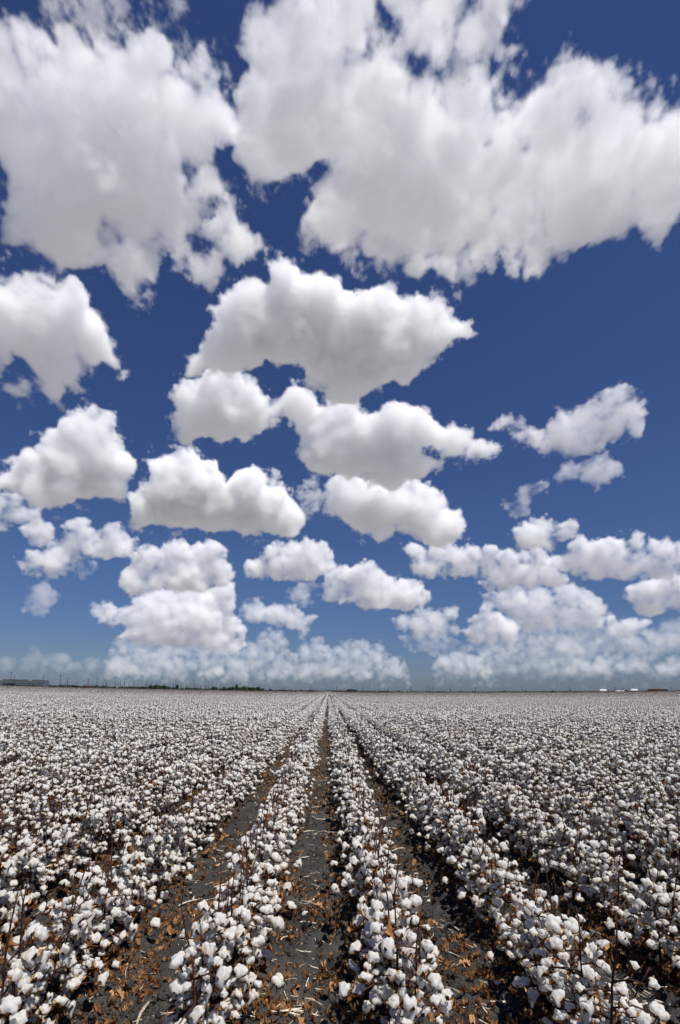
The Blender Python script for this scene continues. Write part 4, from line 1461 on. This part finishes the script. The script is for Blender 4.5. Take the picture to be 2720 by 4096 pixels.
gable('shed', 2399, 2425, 900, 4.5, 10.5, M_WHITE, M_WHITE, 'white metal shed with a dark right end, leftmost of the white sheds', .15, skew=1.2)
p = spot(2429, 902)
ln = empty('lean_to', p, turn_to_camera(p))
mb = MB(); mb.box(-2.6, 2.2, -2, 5, -.6, px_h(5, 900)); mb.build('wall', [M_DARKW], ln, smooth=False)
mb = MB(); mb.add([(-2.8, -2.2, px_h(8.5, 900)), (2.6, -2.2, px_h(5, 900)), (2.6, 5.2, px_h(5, 900)), (-2.8, 5.2, px_h(8.5, 900)), (-2.8, -2.2, px_h(5, 900)), (-2.8, 5.2, px_h(5, 900))], [(0, 1, 2, 3), (4, 1, 0), (3, 2, 5), (0, 3, 5, 4)])
mb.build('roof', [M_OLIVE], ln, smooth=False)
tag(ln, 'dark lean-to at the right end of the leftmost white shed', 'lean-to')


def module(x0, x1, depth, h_px, label):
    """a long loaf of pressed cotton under a white cover"""
    p = spot((x0 + x1) / 2, depth)
    w, h = (x1 - x0) / 2 * depth / F, px_h(h_px, depth)
    b = empty('cotton_module', p, turn_to_camera(p))
    mb = MB()
    prof = [(-1.5, 0), (-1.45, h * .7), (-.9, h * .95), (0, h), (.9, h * .95), (1.45, h * .7), (1.5, 0)]
    vs = [(sx * w * (1 - .12 * z / h), y, z - .05) for sx in (-1, 1) for y, z in prof]
    mb.add(vs, [(i, i + 1, i + 8, i + 7) for i in range(6)] + [tuple(range(6, -1, -1)), tuple(range(7, 14))])
    mb.build('cover', [M_WHITE], b)
    mb = MB(); mb.box(-w * 1.01, w * 1.01, -1.53, 1.53, -.4, h * .25); mb.build('cotton_block', [M_LINT], b, smooth=False)
    tag(b, label, 'cotton module')


module(2461, 2481, 900, 5.5, 'low white covered cotton stack, left one beside the dark bush')
module(2482, 2497, 900, 4.6, 'low white covered cotton stack, right one beside the dark bush')
gable('house', 2528, 2549, 880, 4.0, 11.0, M_OLIVE, M_WHITE, 'small house with a bright white roof between bush and brown barn', -.1, 'house', 5.0)
barn = gable('barn', 2597, 2664, 880, 8.5, 14.0, M_BROWN, M_OLIVE, 'long dark brown barn at the right edge of the horizon', .05, 'barn', 8.0, skew=9.0)
mb = MB(); mb.box(-2, 11, -8.1, -7.9, .1, 1.1); mb.build('white_panel', [M_WHITE], barn, smooth=False)


# ---- trees and bushes
def crown_mesh(seed, w, h, d, n, mat):
    """many small leaf clumps spread through an uneven crown"""
    q = random.Random(seed)
    lobes = [(q.uniform(-.55, .55) * w, q.uniform(-.4, .4) * d, q.uniform(.30, .72) * h, q.uniform(.30, .48)) for _ in range(7)]
    vs, fs = [], []
    for k in range(n):
        lx, ly, lz, lr_ = q.choice(lobes)
        a, b = q.uniform(0, 6.28), math.acos(q.uniform(-1, 1))
        rr = q.random() ** .4
        c = Vector((lx + math.sin(b) * math.cos(a) * lr_ * w * rr, ly + math.sin(b) * math.sin(a) * lr_ * d * rr, max(lz + math.cos(b) * lr_ * h * .62 * rr, .15)))
        s = q.uniform(.10, .24) * (w * h) ** .5 * .55
        e = Euler((q.uniform(-1.2, 1.2), q.uniform(-1.2, 1.2), q.uniform(0, 6.28))).to_matrix()
        o = len(vs)
        for u, v in ((-1, -.4), (-.2, -1), (1, -.3), (.5, .8), (-.6, .9)):
            vs.append(c + e @ Vector((u * s, v * s, q.uniform(-.25, .25) * s)))
        fs.append((o, o + 1, o + 2, o + 3, o + 4))
    return vs, fs


def tree(x, depth, w_px, h_px, mat, label, cat='tree', group='trees along the far edge of the field', n=260, name=None):
    p = spot(x, depth)
    w, h = 1.15 * w_px * depth / F / 2, px_h(h_px * 1.5, depth)
    t = empty(name or ('tree' if h > 2.6 else 'bush'), p)
    mb = MB()
    q = random.Random(int(x * 10))
    mb.tube([(0, 0, -.4), (q.uniform(-.1, .1), 0, h * .3), (q.uniform(-.3, .3), 0, h * .62)], [.05 * h, .038 * h, .02 * h], 7, 0)
    for k in range(4):
        a = q.uniform(0, 6.28)
        mb.tube([(0, 0, h * q.uniform(.15, .4)), (math.cos(a) * w * .5, math.sin(a) * w * .4, h * q.uniform(.5, .75))], [.02 * h, .008 * h], 5, 0)
    mb.build('trunk', [M_BARK], t)
    v, f = crown_mesh(int(x * 7), w, h, min(w, h * 1.1) , n, mat)
    mesh_obj('crown', v, f, [mat], t, smooth=False)
    tag(t, label, cat, group)
    return t


tr = random.Random(31)
k = 0
for x, w, h in ((574, 20, 9), (590, 16, 8), (606, 26, 15), (624, 26, 14), (640, 22, 12), (656, 24, 13), (672, 18, 10)):
    k += 1
    tree(x, 600 + tr.uniform(-15, 15), w, h, M_LEAFY, 'dark green bushy tree, %s from the left in the dense left clump' % ordinal(k))
tree(706, 780, 15, 16, M_LEAFD, 'round grey-green tree standing alone right of the dense left clump')
tree(778, 790, 14, 7, M_LEAFD, 'low pale bush between the two tree clumps', 'bush')
tree(860, 700, 26, 13, M_LEAFY, 'wide green tree leading the longer tree clump')
k = 0
for x, w, h in ((892, 22, 11), (912, 20, 10), (926, 22, 13), (944, 24, 12), (962, 20, 11), (977, 22, 13), (996, 24, 12), (1014, 26, 15), (1032, 24, 13), (1046, 18, 9)):
    k += 1
    tree(x, 720 + tr.uniform(-15, 15), w, h, M_LEAFY, 'green rounded tree, %s from the left in the longer clump' % ordinal(k))
tree(947, 800, 14, 20, M_LEAFD, 'tall flat-topped tree rising behind the longer clump')
tree(1081, 900, 12, 8, M_LEAFD, 'small dark lone tree right of the longer clump')
k = 0
for x, w, h in ((1386, 18, 5), (1398, 18, 8), (1408, 18, 7.5), (1420, 18, 7)):
    k += 1
    tree(x, 1000, w, h, M_LEAFD, 'hazy tree, %s from the left in the small grove right of the rows' % ordinal(k))
tree(1130, 950, 10, 6, M_LEAFD, 'tiny tree under the first pole left of the rows')
tree(1205, 960, 12, 6, M_LEAFD, 'small round tree midway between the lone tree and the rows')
tree(1595, 1050, 10, 6, M_LEAFD, 'small dark tree left of the lattice masts')
tree(1650, 1050, 8, 6, M_LEAFD, 'tiny dark tree beside a pole left of the masts')
tree(1773, 1050, 6, 5, M_LEAFD, 'tiny dark tree right of the lattice masts')
for x, lb in ((2019, 'first'), (2102, 'second'), (2210, 'third'), (2282, 'fourth')):
    tree(x, 1100, 9, 5.5, M_LEAFD, 'tiny distant tree on the right horizon, %s from the left' % lb)
tree(2505, 890, 16, 5, M_LEAFD, 'dark bush right of the two covered cotton stacks', 'bush')
k = 0
for x, w, h, mt in ((124, 9, 5, M_LEAFD), (140, 12, 6, M_LEAFD), (160, 6, 7, M_LEAFD), (205, 16, 5, M_LEAFY), (228, 14, 5, M_LEAFY), (250, 18, 7, M_LEAFY), (292, 18, 8, M_LEAFD), (320, 10, 6, M_LEAFD), (391, 16, 7, M_LEAFY),
                    (411, 7, 12, M_LEAFD), (432, 16, 6, M_LEAFY), (452, 14, 7, M_LEAFY), (490, 6, 9, M_LEAFD), (504, 6, 9, M_LEAFD), (520, 12, 6, M_LEAFY), (543, 14, 7, M_LEAFY), (562, 6, 7, M_LEAFD)):
    k += 1
    tree(x, (560 if x > 200 else 640), w, h, mt, 'low scrubby bush or tree on the left field edge, %s from the left' % ordinal(k), 'bush')

# the thin far treeline that reads as one mass
q = random.Random(3)
vs, fs = [], []
for k in range(5200):
    x = q.uniform(60, 2790)
    depth = q.uniform(1060, 1120) if x > 1060 else q.uniform(700, 760) + (x - 60) * .3
    h = (2.6 if x > 1060 else 3.4) * (.55 + .9 * max(0, mnoise.noise(Vector((x * .03, 0, 1))) + .25)) * (1.0 if x < 1560 else .55)
    p = spot(x, depth)
    c = p + Vector((0, 0, q.uniform(-.3, h)))
    s = q.uniform(.5, 1.5)
    e = Euler((q.uniform(.6, 2.2), q.uniform(-.8, .8), q.uniform(-.8, .8))).to_matrix()
    o = len(vs)
    for u, v in ((-1.3, -.4), (-.2, -.8), (1.3, -.3), (.6, .6), (-.7, .7)):
        vs.append(c + e @ Vector((u * s, v * s, q.uniform(-.2, .2))))
    fs.append((o, o + 1, o + 2, o + 3, o + 4))
tl = mesh_obj('distant_treeline', vs, fs, [M_LEAFD], smooth=False)
tag(tl, 'thin dark line of far trees and scrub along the horizon', 'treeline', kind='stuff')
